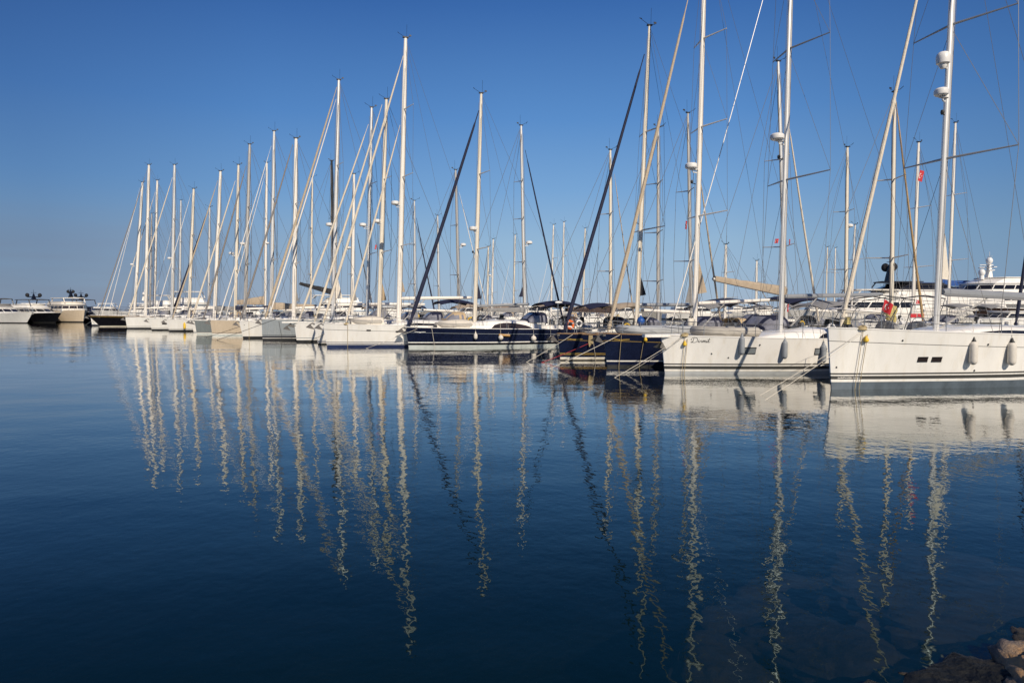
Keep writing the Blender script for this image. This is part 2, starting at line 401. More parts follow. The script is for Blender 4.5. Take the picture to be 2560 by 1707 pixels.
def coachroof(b, x0, x1, w, h, win='glass', m_='gel_white', arch=False):
    m = MB(); N = 10; rs = []
    def hh(v): return h * min(1, .12 + (v / .42) ** .8) if v < .42 else h * (1.08 - .12 * (v - .42))
    def ww(v): return min(w * (.55 + .45 * min(1, v / .35)), 2 * b.hull.edge(lerp(x0, x1, v)) - .7) / 2
    for a in range(N + 1):
        v = a / N; x = lerp(x0, x1, v); z = b.dz(x) - .02; H_, W_ = hh(v), max(.2, ww(v))
        rs.append([(x, -W_, z), (x, -W_ * .93, z + H_ * .62), (x, -W_ * .80, z + H_ * .93), (x, -W_ * .4, z + H_ * 1.06), (x, 0, z + H_ * 1.1),
                   (x, W_ * .4, z + H_ * 1.06), (x, W_ * .80, z + H_ * .93), (x, W_ * .93, z + H_ * .62), (x, W_, z)])
    m.rings(rs, closed=False); m.face(range(9)); k = len(m.v) - 9; m.face([k + i for i in range(9)][::-1])
    cr = m.build('coachroof', m_, b.root, 50)
    for sg in (-1, 1):
        g = MB(); n = 10; a0, a1 = (.22, .95) if not arch else (.40, .95)
        pr = []
        for i in range(n + 1):
            v = lerp(a0, a1, i / n); x = lerp(x0, x1, v); z = b.dz(x) - .02; H_, W_ = hh(v), max(.2, ww(v))
            e = math.sin(math.pi * min(1, (i / n) ** .8)) ** .6 if arch else min(1, 6 * min(i / n, 1 - i / n) + .15)
            lo, hi = (.08, .08 + .70 * e) if arch else (.36 - .16 * e, .36 + .2 * e)
            f = lambda q: sg * (W_ * (1 - .07 * q / .62) + .008)
            pr.append(((x, f(lo), z + H_ * lo), (x, f(hi), z + H_ * hi)))
        for i in range(n): g.quad(pr[i][0], pr[i + 1][0], pr[i + 1][1], pr[i][1], smooth=True)
        g.build('cabin_window', win, cr)
    for v in (.35, .6):
        hm = MB(); x = lerp(x0, x1, v); hm.box((x, 0, b.dz(x) + hh(v) * 1.1 + .02), (.5, .5, .05)); hm.build('deck_hatch', 'glass', cr)
    b.cab = (x0, x1, w, h)
    return cr

def rails(b, level):
    h = .62; H_ = b.hull; L = H_.L
    x0 = -H_.rake
    p = MB()                                     # pulpit
    def e(x, z=0, k=1.0): return H_.edge(x) * k - .06
    a, c, f = x0 + .12, x0 + .75, x0 + 1.5
    for hh in (h, h * .52):
        pts = [(f, -e(f), b.dz(f) + hh), (c, -e(c) * 1.0, b.dz(c) + hh + .03), (a, -.12, b.dz(a) + hh + .06), (a - .06, 0, b.dz(a) + hh + .06), (a, .12, b.dz(a) + hh + .06), (c, e(c), b.dz(c) + hh + .03), (f, e(f), b.dz(f) + hh)]
        p.tube(pts, .014, 5)
    for x in (c, f):
        for sg in (-1, 1): p.tube([(x, sg * e(x), b.dz(x)), (x, sg * e(x), b.dz(x) + h + .02)], .014, 5)
    p.build('pulpit', 'steel', b.root)
    xs = [x0 + 1.5 + k * (L * .9 - 1.5 - x0) / 6 for k in range(7)]
    q = MB()
    for x in xs[1:]:
        for sg in (-1, 1):
            if level >= 3:
                s_ = MB(); s_.tube([(x, sg * e(x), b.dz(x)), (x, sg * e(x), b.dz(x) + h)], .013, 5); s_.build('stanchion', 'steel', b.root)
            else: q.tube([(x, sg * e(x), b.dz(x)), (x, sg * e(x), b.dz(x) + h)], .013, 4)
    for sg in (-1, 1):
        for hh in (h - .01, h * .52): q.tube([(x, sg * e(x), b.dz(x) + hh) for x in xs], .006, 4)
    q.build('guard_rail', 'steel' if level < 3 else 'wire', b.root)
    s_ = MB(); xa, xb = L * .9, L * .985
    for hh in (h, h * .52):
        s_.tube([(xa, -e(xa), b.dz(xa) + hh), (xb, -e(xb) * .97, b.dz(xb) + hh), (xb, 0, b.dz(xb) + hh), (xb, e(xb) * .97, b.dz(xb) + hh), (xa, e(xa), b.dz(xa) + hh)], .014, 5)
    for sg in (-1, 1):
        for y in (1, .3): s_.tube([(xb, sg * e(xb) * y * .97, b.dz(xb)), (xb, sg * e(xb) * y * .97, b.dz(xb) + h)], .014, 5)
    s_.build('pushpit', 'steel', b.root)

def yacht(label, L, B, bands, mast, level=2, wl=None, tip=None, th=20, back=None, fr=.80, f0=None, rake=.2, group=FRONT,
          mastmat='mast_white', mw=.11, stays=(), boom=None, boommat='mast_white', boomr=.12, cover=None, clew=None, clewmat='canvas_white',
          hood='canvas_navy', bim=None, radars=(), spr=2, deckmat='deck', cabin='gel_white', win='glass', arch=False, wheel=True,
          vane=True, anch=True, gear=True, sprmat=None, rail='gel_white', mfrac=.40, cabh=.42, full=.5, wirer=.007, frame=False, trackmat='track_grey', sprpy=None, sprlen=1.0):
    if sprpy: spr = len(sprpy)
    wirer = {3: .009, 2: .013}.get(level, .015)
    b = Boat()
    if back is None:
        o = on_water(*wl); b.place(o, R(th))
        if tip:
            p = b.pl(*tip); f0 = p.z; rake = max(0, -p.x)
    else:
        Y, d = back; P = at(mast[0][0], 800, Y); a = R(20) if d > 0 else R(200)
        u = Vector((math.cos(a), math.sin(a), 0)); b.place(P - u * (mfrac * L), a)
    b.root = thing('sailing_yacht', label, 'sailboat', b.o, b.th, group)
    h = b.hull = Hull(L, B, f0, f0 * fr, rake, full)
    h.build(b.root, bands, deckmat, rail)
    # mast, set on the centre plane
    mx = b.pl(mast[0][0], mast[0][1]).x; tp = b.pl(*mast[1]); b.mx = mx
    base = Vector((mx, 0, b.dz(mx) + .02)); b.base, b.top = base, tp
    coachroof(b, mx - .9 if not arch else mx - 1.6, L * .70, B * .60, cabh, win, cabin, arch)
    zc = b.dz(mx) + cabh * .3
    def mp(f): return base.lerp(tp, f)
    m = MB(); fs = [0, .2, .5, .8, .93, 1]
    m.vtube([mp(f) for f in fs], [mw * k for k in (1, 1, .98, .92, .8, .66)], [mw * .68 * k for k in (1, 1, .98, .92, .8, .66)], 12)
    mo = m.build('mast', mastmat, b.root); ml = tp.z - base.z; b.mp = mp
    tr = MB(); tr.vtube([mp(.05) + Vector((mw * .95, 0, 0)), mp(.5) + Vector((mw * .92, 0, 0)), mp(.97) + Vector((mw * .66, 0, 0))], [mw * .34, mw * .33, mw * .24], [mw * .42, mw * .41, mw * .3], 8)
    tr.build('mast_track', trackmat, mo)
    wire(b, 'halyard', [[mp(.96) + Vector((-mw * 1.3, 0, 0)), base + Vector((-mw * 1.6, 0, .2))], [mp(.9) + Vector((0, -mw * 1.6, 0)), base + Vector((-.5, -mw * 3, 0))], [tp, Vector((mx + L * .36, 0, mp(1.35 / ml).z + .2))]], wirer * .9)
    hd = MB()
    hd.box((tp.x, 0, tp.z + .03), (mw * 2.4, mw * 1.4, .06))
    if vane:
        hd.tube([(tp.x - .05, 0, tp.z + .05), (tp.x - .55, 0, tp.z + .3)], .012, 4); hd.tube([(tp.x - .55, -.12, tp.z + .26), (tp.x - .55, .12, tp.z + .38)], .02, 4)
        hd.tube([(tp.x + .08, 0, tp.z + .05), (tp.x + .1, 0, tp.z + .95)], .009, 4); hd.tube([(tp.x + .05, 0, tp.z + .08), (tp.x + .34, 0, tp.z + .12)], .014, 4)
        hd.box((tp.x + .34, 0, tp.z + .2), (.16, .02, .1))
    hd.build('masthead_gear', 'black_trim', mo)
    # spreaders and rigging
    sm = sprmat or mastmat; tips = {-1: [], 1: []}; fr_ = []
    for i in range(spr):
        f = (i + 1) / (spr + 1) * .97
        if sprpy: f = (b.pl(lerp(mast[0][0], mast[1][0], (mast[0][1] - sprpy[i]) / (mast[0][1] - mast[1][1])), sprpy[i]).z - base.z) / (tp.z - base.z)
        fr_.append(f); p = mp(f); ln = (B * .40) * (1 - (.22 if spr < 3 else .10) * i) * sprlen
        for sg in (-1, 1):
            e = p + Vector((ln * .32, sg * ln, .05 * ln)); tips[sg].append(e)
            s_ = MB(); s_.tube([p + Vector((.02, sg * mw * .6, 0)), e], [.045, .025], 6); s_.build('spreader', sm, mo)
    for sg in (-1, 1):
        ch = Vector((mx + .35, sg * (h.edge(mx + .35) - .12), b.dz(mx)))
        lines = [[mp(.97)] + tips[sg][::-1] + [ch]]
        if tips[sg]: lines.append([mp(fr_[0] * .98), ch + Vector((-.25, 0, 0))])
        if level >= 2 and len(tips[sg]) > 1:
            for i in range(len(tips[sg]) - 1): lines.append([tips[sg][i], mp(fr_[i + 1] * .99)])
        wire(b, 'shroud', lines, wirer)
    wire(b, 'backstay', [[tp, (L - .15, 0, b.dz(L) + .9)], [(L - .15, 0, b.dz(L) + .9), (L - .1, h.edge(L) * .6, b.dz(L))], [(L - .15, 0, b.dz(L) + .9), (L - .1, -h.edge(L) * .6, b.dz(L))]], wirer)
    for tpx, bpx, r, m_ in stays:
        t_, q = b.pl(*tpx), b.pl(*bpx); q.x = max(q.x, -h.rake + .05); q.z = b.dz(q.x) + .12
        furl(b, t_, q, r, m_)
    if boom is None: boom_p = (mp((1.35) / ml), Vector((mx + L * .36, 0, mp(1.35 / ml).z + .15)))
    else: boom_p = (b.pl(*boom[0]), b.pl(*boom[1]))
    bp, be = boom_p; b.boom = boom_p
    bm = MB(); bm.tube([bp, bp.lerp(be, .03), bp.lerp(be, .97), be], [boomr * .7, boomr, boomr * .95, boomr * .6], 10)
    bo = bm.build('boom', boommat, b.root)
    vg = MB(); vg.tube([base + Vector((.15, 0, .15)), bp.lerp(be, .32) - Vector((0, 0, boomr))], [.045, .03], 6); vg.build('boom_vang', 'alu_grey', b.root)
    if cover:
        c = MB(); rs = []
        for k in range(15):
            v = k / 14; p = bp.lerp(be, .0 + v * .98); hgt = boomr * (1.2 + 2.2 * (1 - v) ** 1.3 + .3 * random.random()); wd = boomr * (1.1 + .5 * (1 - v))
            rs.append([(p.x, wd * math.cos(t), p.z + .02 + (hgt * (math.sin(t) * .5 + .5) if math.sin(t) > -.2 else -boomr * .9)) for t in (2 * math.pi * j / 10 for j in range(10))])
        c.rings(rs); c.build('sail_cover', cover, bo, 60)
    if clew:
        c = MB(); P = [b.pl(*q) for q in clew]
        for y, o_ in ((-.012, 1), (.012, -1)): c.quad(*[(q.x, y, q.z) for q in P[::o_]])
        n = len(P); 
        for k in range(n): q, r_ = P[k], P[(k + 1) % n]; c.quad((q.x, -.012, q.z), (q.x, .012, q.z), (r_.x, .012, r_.z), (r_.x, -.012, r_.z))
        c.build('mainsail_clew', clewmat, mo)
    for rp in radars:
        p = b.pl(*rp); radar(b, (p.x, 0, p.z), .30, mo)
    if anch: anchor(b, -h.rake - .05, f0 - .02)
    rails(b, level)
    # cockpit
    cm = MB(); x1 = L * .70
    for sg in (-1, 1):
        y = sg * B * .32
        cm.rings([[(x, y - .16, b.dz(x) - .02), (x, y - .12, b.dz(x) + hh), (x, y + .12, b.dz(x) + hh), (x, y + .16, b.dz(x) - .02)] for x, hh in ((x1, .36), (lerp(x1, L, .5), .30), (L * .95, .22))], smooth=False)
    cm.build('cockpit_coaming', cabin, b.root)
    if wheel:
        for sg in ((-1, 1) if level >= 2 else (0,)):
            wm = MB(); xw = L * .86; zw = b.dz(xw)
            wm.torus((xw, sg * B * .2, zw + .62), .40, .017); 
            for k in range(3):
                t = math.pi * k / 3; wm.tube([(xw, sg * B * .2 - .4 * math.cos(t), zw + .62 - .4 * math.sin(t)), (xw, sg * B * .2 + .4 * math.cos(t), zw + .62 + .4 * math.sin(t))], .008, 4)
            wm.box((xw - .15, sg * B * .2, zw + .35), (.22, .3, .8), taper=.8); wm.build('steering_wheel', 'steel', b.root)
    if hood: sprayhood(b, x1 - .75, x1 + .75, B * .62, b.dz(x1) + (cabh * .85), .75, hood)
    if frame:
        fm = MB(); w_ = B * .36
        for x_, top_, a_ in ((L * .66, L * .76, 1.0), (L * .74, L * .80, .96), (L * .86, L * .92, 1.0)):
            fm.tube([(x_, -w_, b.dz(x_) + .1), (lerp(x_, top_, .5), -w_, b.dz(x_) + 1.2), (top_, -w_ * .9, b.dz(x_) + 1.85 * a_), (top_, 0, b.dz(x_) + 2.0 * a_), (top_, w_ * .9, b.dz(x_) + 1.85 * a_), (lerp(x_, top_, .5), w_, b.dz(x_) + 1.2), (x_, w_, b.dz(x_) + .1)], .02, 5)
        for sg in (-1, 1): fm.tube([(L * .76, sg * w_ * .9, b.dz(L * .7) + 1.85), (L * .84, sg * w_ * .9, b.dz(L * .8) + 1.98), (L * .92, sg * w_ * .9, b.dz(L * .86) + 1.85)], .03, 5)
        fm.build('bimini_frame', 'wire_dark', b.root)
    if bim: bimini(b, L * .74, L * .97, B * .72, b.dz(L * .85) + 1.95, bim)
    if gear:
        for k in range(3 if level >= 2 else 1):
            g = MB(); x = lerp(-h.rake + 1.6, mx - .8, (k + .5) / 3); g.box((x, random.uniform(-.3, .3), b.dz(x) + .05), (.5, .5, .1), taper=.9); g.build('deck_hatch', 'glass', b.root)
        for sg in (-1, 1):
            g = MB(); xg = L * .75; g.lathe((xg, sg * B * .32, b.dz(xg) + .33), [(.10, 0), (.09, .06), (.07, .1), (.085, .17), (.06, .19)], 10); g.build('winch', 'steel', b.root)
        xq = L * .97
        if random.random() < .6:
            g = MB(); yq = -h.edge(xq) * .55; g.box((xq + .08, yq, b.dz(xq) + .72), (.28, .34, .42), taper=.75); g.tube([(xq + .05, yq, b.dz(xq) + .5), (xq + .05, yq, b.dz(xq) - .1)], .06, 6); g.build('outboard_motor', 'black_trim', b.root)
        if random.random() < .7:
            g = MB(); xr = L * .93; yr = h.edge(xr) - .1; g.torus((xr, b.near * yr, b.dz(xr) + .45), .22, .07, 'y', 14); g.build('lifebuoy', random.choice(['yellow', 'white_cloth', 'white_cloth']), b.root)
        for k in range(3):
            g = MB(); xr = lerp(mx + .5, L * .72, random.random()); yr = random.uniform(-.35, .35) * B; g.lathe((xr, yr, b.dz(xr) + .10), [(.05, -.1), (.16, -.06), (.19, .05), (.12, .13), (.03, .15)], 8); g.build('rope_coil', random.choice(['rope_dark', 'rope_tan', 'canvas_navy']), b.root)
        if level < 3: g = MB(); g.lathe((mx - .55, .5, b.dz(mx) + .25), [(.16, -.32), (.2, -.26), (.2, .26), (.16, .32)], 10, axis='x'); g.build('liferaft_canister', 'dome_white', b.root)
    return b

# colour schemes for topsides, from the bottom up
def scheme(boot, top, bz=.10, stripes=(), cove=None):
    r = [(bz, boot)]
    for z, c in stripes: r.append((z, c))
    if cove: r += [(('s', cove[0]), top), (('s', cove[0] - cove[1]), cove[2])]
    r.append((('s', 0), top)); return r
# ------------------------------------------------------------------ front row, from the nearest (right) to the farthest (left)
GW, GN = 'gel_white', 'gel_navy'
A = yacht('big white yacht nearest the camera at the right edge, grey twin stripes and two fenders', 15.5, 4.7,
    [(.25, 'boot_slate'), (.34, GW), (.456, 'stripe_grey'), (.50, GW), (.555, 'stripe_grey'), (('s', .44), GW), (('s', .42), 'stripe_grey'), (('s', 0), GW)],
    [(2340, 823), (2400, -380)], 3, wl=(2078, 973), tip=(2069, 820), th=23, fr=.80, mastmat='alu', mw=.125, stays=[((2330, -170), (2102, 795), .055, 'furl_cream')],
    boom=[(2356, 730), (2680, 748)], boommat='boom_grey', boomr=.15, clew=[(2362, 585), (2373, 700), (2352, 697)], clewmat='canvas_white', hood=None, sprpy=[397, 62, -220], sprlen=1.12, sprmat='boom_grey', anch=False, cabh=.36)
B = yacht('white yacht with a script name on its bow, grey fenders and a foredeck dinghy', 14.5, 4.5,
    [(.12, 'boot_grey'), (.205, GW), (.34, 'stripe_grey'), (.39, GW), (.445, 'stripe_grey'), (('s', 0), GW)],
    [(1951, 814), (1984, -260)], 3, wl=(1662, 934.5), tip=(1653, 838), th=17, fr=.84, mastmat='alu', mw=.115, stays=[],
    boom=[(1962, 741), (2206, 736)], boommat='boom_grey', boomr=.095, hood=None, frame=True, radars=[(1943, 350)], sprpy=[450, 122, -120], sprlen=1.1, sprmat='boom_grey', cabh=.46, arch=True, anch=False)
C = yacht('navy yacht tucked behind the bow of the white yacht with a script name', 12.5, 4.0,
    [(.10, 'boot_dark'), (.25, GN), (.31, GW), (('s', .33), GN), (('s', .31), 'stripe_gold'), (('s', 0), GN)],
    [(1736, 815), (1765, -200)], 3, wl=(1518, 917), tip=(1508, 834), th=20, fr=.84, mw=.12, stays=[((1722, -10), (1520, 773), .075, 'furl_tan'), ((1940, -120), (1672, 806), .02, 'mast_white')],
    boom=[(1746, 758), (1944, 749)], boomr=.085, clew=[(1744, 640), (1767, 731), (1745, 735)], clewmat='canvas_tan', hood='canvas_navy', bim='canvas_navy', radars=[(1728, 422)], sprpy=[540, 318, 97], rail='teak')
D = yacht('navy yacht with gold and white waterline stripes and a navy furled headsail', 12.2, 4.0,
    [(.05, 'boot_dark'), (.185, GW), (.305, GN), (.335, 'stripe_gold'), (.37, GN), (.40, 'stripe_gold'), (('s', .33), GN), (('s', .31), 'stripe_gold'), (('s', 0), GN)],
    [(1590, 808), (1624, 65)], 3, wl=(1401, 901), tip=(1394, 834), th=20, fr=.86, mastmat='mast_cream', mw=.115, stays=[((1611, 136), (1410, 776), .085, 'canvas_navy')],
    boom=[(1598, 762), (1726, 762)], boommat='boom_grey', boomr=.10, clew=[(1601, 688), (1615, 737), (1599, 740)], clewmat='canvas_black', hood='canvas_navy', bim='canvas_navy', rail='teak', sprpy=[576, 330])
E = yacht('long navy yacht seen side on with white stripe, eye shaped cabin window and round fenders', 13.2, 4.1,
    [(.18, 'boot_pale'), (.33, 'gel_black'), (.40, GW), (('s', .36), GN), (('s', .335), 'gel_silver'), (('s', 0), GN)],
    [(1186, 806), (1203, 234)], 3, wl=(1022, 869), tip=(1013, 818), th=20, fr=.86, mastmat='mast_cream', mw=.13, stays=[((1197, 277), (1022, 797), .11, 'canvas_navy')],
    boom=[(1193, 765), (1323, 760)], boommat='boom_grey', boomr=.10, clew=[(1191, 692), (1204, 747), (1190, 748)], clewmat='canvas_navy', hood='canvas_navy', bim='canvas_navy', radars=[(1183, 576)], sprpy=[623, 436], cabh=.60, arch=True, win='glass_brown')
F = yacht('white yacht with deep blue boot top beside the bow of the long navy yacht', 13.0, 4.1,
    [(.18, 'boot_blue'), (.225, GW), (.275, 'stripe_blue'), (.34, GW), (.38, 'stripe_blue'), (('s', .42), GW), (('s', .395), 'stripe_dark'), (('s', 0), GW)],
    [(996, 800), (1014, 95)], 3, wl=(818, 868), tip=(806, 809), th=20, fr=.84, mw=.17, stays=[((1008, 140), (801, 800), .075, 'furl_cream'), ((1000, 313), (864, 800), .06, 'furl_cream')],
    boom=[(1003, 746), (1180, 744)], boomr=.12, clew=[(1003, 690), (1013, 730), (1002, 730)], clewmat='canvas_tan', hood='canvas_beige', bim=None, radars=[(988, 512)], sprpy=[615, 443, 274])
G = yacht('white yacht with thin blue stripes and two plough anchors on its bow', 12.5, 4.0,
    [(.10, 'boot_dark'), (.15, GW), (.21, 'stripe_blue'), (.27, GW), (.31, 'stripe_blue'), (('s', 0), GW)],
    [(946, 798), (966, 248)], 2, mastmat='mast_cream',  wl=(795, 861), tip=(784, 808), th=20, fr=.86, mw=.15, stays=[((955, 262), (784, 797), .07, 'furl_cream')],
    boom=[(955, 760), (1062, 761)], boomr=.11, clew=[(955, 704), (966, 750), (953, 752)], clewmat='canvas_beige', hood='canvas_navy', bim='canvas_navy', radars=[(943, 557)])
H = yacht('white yacht with dark waterline and a long white bowsprit platform', 13.0, 4.0,
    [(.16, 'boot_dark'), (.30, GW), (.36, 'gel_silver'), (('s', 0), GW)],
    [(917, 797), (929, 269)], 2, wl=(742, 855), tip=(735, 805), th=20, fr=.86, mastmat='alu', mw=.13, stays=[((921, 311), (746, 800), .07, 'furl_cream')],
    clew=[(923, 716), (930, 749), (922, 749)], clewmat='canvas_white', hood='canvas_grey', radars=[(907, 566)], boommat='boom_grey')
I = yacht('silver grey yacht with black double stripe above its waterline', 14.0, 4.2,
    [(.18, 'boot_dark'), (.22, GW), (.38, 'stripe_dark'), (.43, 'gel_silver'), (.47, 'stripe_dark'), (('s', 0), 'gel_silver')],
    [(832, 795), (847, 200)], 2, wl=(656, 851), tip=(654, 798), th=20, fr=.9, mastmat='alu', mw=.16, stays=[((842, 218), (663, 795), .085, 'furl_tan'), ((840, 248), (671, 795), .05, 'mast_white')],
    clew=[(839, 672), (856, 745), (836, 746)], clewmat='canvas_white', hood='canvas_grey', radars=[(823, 565)])
J = yacht('white yacht with a black boot top between the beige and the silver hulls', 12.0, 3.9,
    [(.20, 'boot_dark'), (.34, GW), (.38, 'gel_cream'), (('s', 0), GW)],
    [(734, 797), (740, 346)], 2, wl=(608, 846), tip=(597, 803), th=20, fr=.86, mw=.19, stays=[((732, 361), (600, 790), .07, 'furl_grey')],
    hood='canvas_black', radars=[], clew=[(738, 712), (747, 752), (737, 753)], clewmat='canvas_grey')
K = yacht('beige hulled yacht with a white line above the water', 13.0, 4.1,
    [(.10, 'boot_pale'), (.22, GW), (.26, 'gel_beige'), (.30, 'stripe_grey'), (('s', 0), 'gel_beige')],
    [(677, 797), (685, 328)], 2, wl=(531, 839), tip=(525, 800), th=20, fr=.88, mastmat='alu', mw=.16, stays=[((678, 365), (546, 790), .04, 'mast_white'), ((663, 433), (562, 790), .03, 'mast_white')],
    hood='canvas_navy', cover='canvas_tan', boomr=.18)
N_ = yacht('slate grey yacht with a white stripe moored left of the beige hull', 13.0, 4.1,
    [(.10, 'boot_pale'), (.17, GW), (.21, 'stripe_dark'), (('s', 0), 'gel_slate')],
    [(611, 797), (624, 361)], 2, wl=(492, 835), tip=(486, 801), th=20, fr=.9, mastmat='alu_grey', mw=.17, stays=[((615, 415), (507, 778), .08, 'furl_grey')],
    hood='canvas_grey', radars=[(606, 612)])
O = yacht('short white yacht with a rounded stem moored left of the slate hull', 12.5, 4.0,
    [(.08, 'boot_grey'), (('s', 0), GW)],
    [(587, 795), (596, 412)], 2, mastmat='mast_cream', cover='canvas_navy', wl=(484, 831), tip=(478, 800), th=20, fr=.9, mw=.16, stays=[((588, 452), (474, 778), .08, 'furl_cream')], hood='canvas_navy', radars=[(578, 636)], full=.42)
P_ = yacht('white yacht with a yellow fender hanging at its bow', 12.5, 4.0,
    [(.20, 'boot_dark'), (.30, GW), (.34, 'stripe_grey'), (('s', 0), GW)],
    [(535, 793), (551, 428)], 2, cover='canvas_grey', wl=(423, 828.5), tip=(415, 799), th=20, fr=.88, mw=.19, stays=[((544, 452), (430, 780), .07, 'furl_tan')], hood='canvas_black')
Q = yacht('white yacht with a small dark hull window far along the row', 14.0, 4.1,
    [(.16, 'boot_dark'), (.24, GW), (.28, 'stripe_grey'), (('s', 0), GW)],
    [(471, 790), (484, 472)], 2, mastmat='mast_cream',  wl=(380, 825.5), tip=(371, 797), th=20, fr=.9, mw=.17, stays=[((478, 482), (386, 772), .035, 'mast_white')], hood='canvas_beige', vane=True)
S_ = yacht('white yacht next to the black classic hull at the left end of the row', 15.0, 4.3,
    [(.18, 'boot_dark'), (.30, GW), (.35, 'stripe_dark'), (('s', 0), GW)],
    [(429, 785), (436, 412)], 2, mastmat='alu',  wl=(318, 822), tip=(313, 793), th=20, fr=.95, mw=.19, stays=[((431, 444), (319, 778), .075, 'furl_cream')], hood='canvas_grey', radars=[(424, 648)])
T_ = yacht('black classic yacht with a long overhanging bow at the left end of the row', 18.0, 4.6,
    [(.10, 'gel_white'), (('s', .16), 'gel_black'), (('s', .12), 'stripe_gold'), (('s', 0), 'gel_black')],
    [(363, 786), (372, 412)], 2, wl=(250, 816), tip=(221, 789), th=20, fr=.82, mw=.22, stays=[((369, 421), (245, 780), .06, 'furl_grey'), ((345, 497), (254, 778), .035, 'mast_white')], hood='canvas_beige', full=.3, rail='teak')

# ------------------------------------------------------------------ boats behind: only masts, booms, canvas and parts of the hulls show
def by(px):                                   # depth of the berth behind the pontoon for a mast seen at px
    k = (px - 1280) / FPX; s_ = (32 - 31 * k) / (.69 + .72 * k); return 31 + .72 * s_
def bb(label, px, top, Y, d, L=11.5, hull='gel_white', boot='boot_dark', f0=1.25, **kw):
    Y = Y or by(px)
    sc = [(.15, boot), (.22, 'gel_white' if hull != 'gel_white' else 'stripe_blue'), (('s', 0), hull)]
    kw.setdefault('level', 1); kw.setdefault('bim', random.choice(['canvas_navy', 'canvas_black', 'canvas_tan', 'canvas_grey', None])); kw['hood'] = kw.get('hood') or random.choice(['canvas_navy', 'canvas_black']); kw.setdefault('fr', .85); kw.setdefault('mw', .10)
    return yacht(label, L, kw.pop('B', 3.7), sc, [(px, 790), top], back=(Y, d), f0=f0, group=BACK, anch=False, **kw)
bb('leftmost mast of all, white yacht hidden behind the black classic hull', 335, (356, 456), 112, 1, 15, mw=.2, stays=[((349, 470), (270, 772), .03, 'mast_white')], hood='canvas_grey', radars=[(330, 663)], f0=1.7)
bb('tall white mast third from left, its yacht behind the black classic hull', 384, (393, 451), 117, 1, 15, mw=.2, stays=[((388, 480), (292, 782), .06, 'furl_cream')], hood='canvas_navy', f0=1.7)
bb('thin dim mast between the white masts at the left end', 373, (379, 534), 123, 1, 12, mastmat='alu_grey', mw=.14, hood=None)
bb('slim grey mast rising between two white masts near the left end', 448, (452, 501), 130, 1, 13, mastmat='alu', mw=.15, stays=[((441, 525), (372, 760), .03, 'mast_white')], hood='canvas_navy')
bb('slim mast with navy furled headsail leaning left across the left cluster', 520, (524, 518), 101, 1, 13, mastmat='alu', mw=.13, stays=[((520, 524), (425, 775), .10, 'canvas_navy')], hood='canvas_navy')
bb('white mast with beige and brown sail piled along its boom', 662, (667, 407), 0, -1, 14, mw=.17, boom=[(660, 757), (590, 757)], boomr=.30, boommat='canvas_beige', cover='canvas_tan', hood='canvas_beige', radars=[(668, 610)])
bb('slim cream mast between the silver yacht and the black carbon mast', 776, (781, 443), 0, -1, 12, mastmat='mast_cream', mw=.12, hood=None)
bb('black carbon mast with a black covered boom cocked up to the left', 836, (829, 402), 0, -1, 13, 'gel_navy', mastmat='carbon', mw=.20, boom=[(830, 734), (748, 709)], boommat='carbon', boomr=.17, cover='canvas_black', hood='canvas_black')
bb('white mast with dark stay leaning right behind the thin blue striped hull', 880, (885, 435), 0, -1, 12, mw=.18, stays=[((892, 583), (938, 730), .06, 'wire_dark')], clew=[(887, 728), (893, 750), (882, 753)], clewmat='canvas_grey', hood='canvas_navy', radars=[(872, 622)])
bb('thin mast with navy stay to the right of the deep blue booted yacht', 1038, (1036, 502), 0, -1, 10, mastmat='alu', mw=.10, stays=[((1041, 545), (1091, 738), .06, 'canvas_navy')], hood='canvas_navy')
bb('short pale mast above the foredeck of the long navy yacht', 1098, (1094, 539), 108, -1, 11, mastmat='alu', mw=.15, hood=None)
bb('bronze dark mast leaning left with a white stay behind the long navy yacht', 1149, (1139, 425), 0, -1, 11, 'gel_navy', mastmat='alu_grey', mw=.13, stays=[((1148, 480), (1226, 757), .04, 'mast_white')], hood='canvas_black', bim='canvas_navy', radars=[(1158, 615)])
bb('small mast with two dark stays right of the navy mainsail clew', 1218, (1221, 616), 114, 1, 11, mastmat='mast_cream', mw=.14, stays=[((1220, 620), (1196, 757), .05, 'wire_dark')], hood='canvas_navy')
bb('small white mast with a radar, close beside the one with dark stays', 1229, (1233, 598), 121, 1, 11, mw=.15, hood='canvas_beige', radars=[(1224, 690)])
bb('pale slender mast with a white stay above the grey boom of the long navy yacht', 1283, (1288, 587), 128, 1, 11, mastmat='mast_cream', mw=.14, stays=[((1275, 650), (1247, 757), .03, 'mast_white')], hood='canvas_navy')
bb('tall mast leaning left with a navy headsail furled down to the right', 1313, (1303, 314), 0, -1, 12, mastmat='alu', mw=.14, stays=[((1313, 375), (1410, 745), .075, 'canvas_navy')], clew=[(1309, 710), (1297, 742), (1310, 742)], clewmat='canvas_navy', hood='canvas_navy', bim='canvas_tan', radars=[(1323, 610)], sprpy=[655, 546, 452], cover='canvas_grey')
bb('white mast just left of a matching one in the open gap at centre', 1377, (1384, 562), 108, 1, 11, mw=.13, stays=[((1370, 650), (1338, 757), .03, 'mast_white')], hood='canvas_beige')
bb('white mast just right of a matching one in the open gap at centre', 1405, (1410, 555), 117, 1, 11, mw=.14, stays=[((1398, 640), (1356, 757), .03, 'mast_white')], hood='canvas_navy')
bb('pale short mast crossed by the navy furled headsail at centre right', 1457, (1463, 571), 116, 1, 11, mastmat='mast_cream', mw=.14, stays=[((1500, 600), (1466, 740), .04, 'wire_dark')], hood='canvas_tan')
bb('pale mast with two low spreaders left of the wide tan furled headsail', 1527, (1526, 375), 0, -1, 11.5, mastmat='mast_cream', mw=.12, stays=[((1536, 435), (1590, 690), .04, 'furl_tan')], hood='canvas_brown', bim='canvas_tan', cover='canvas_brown')
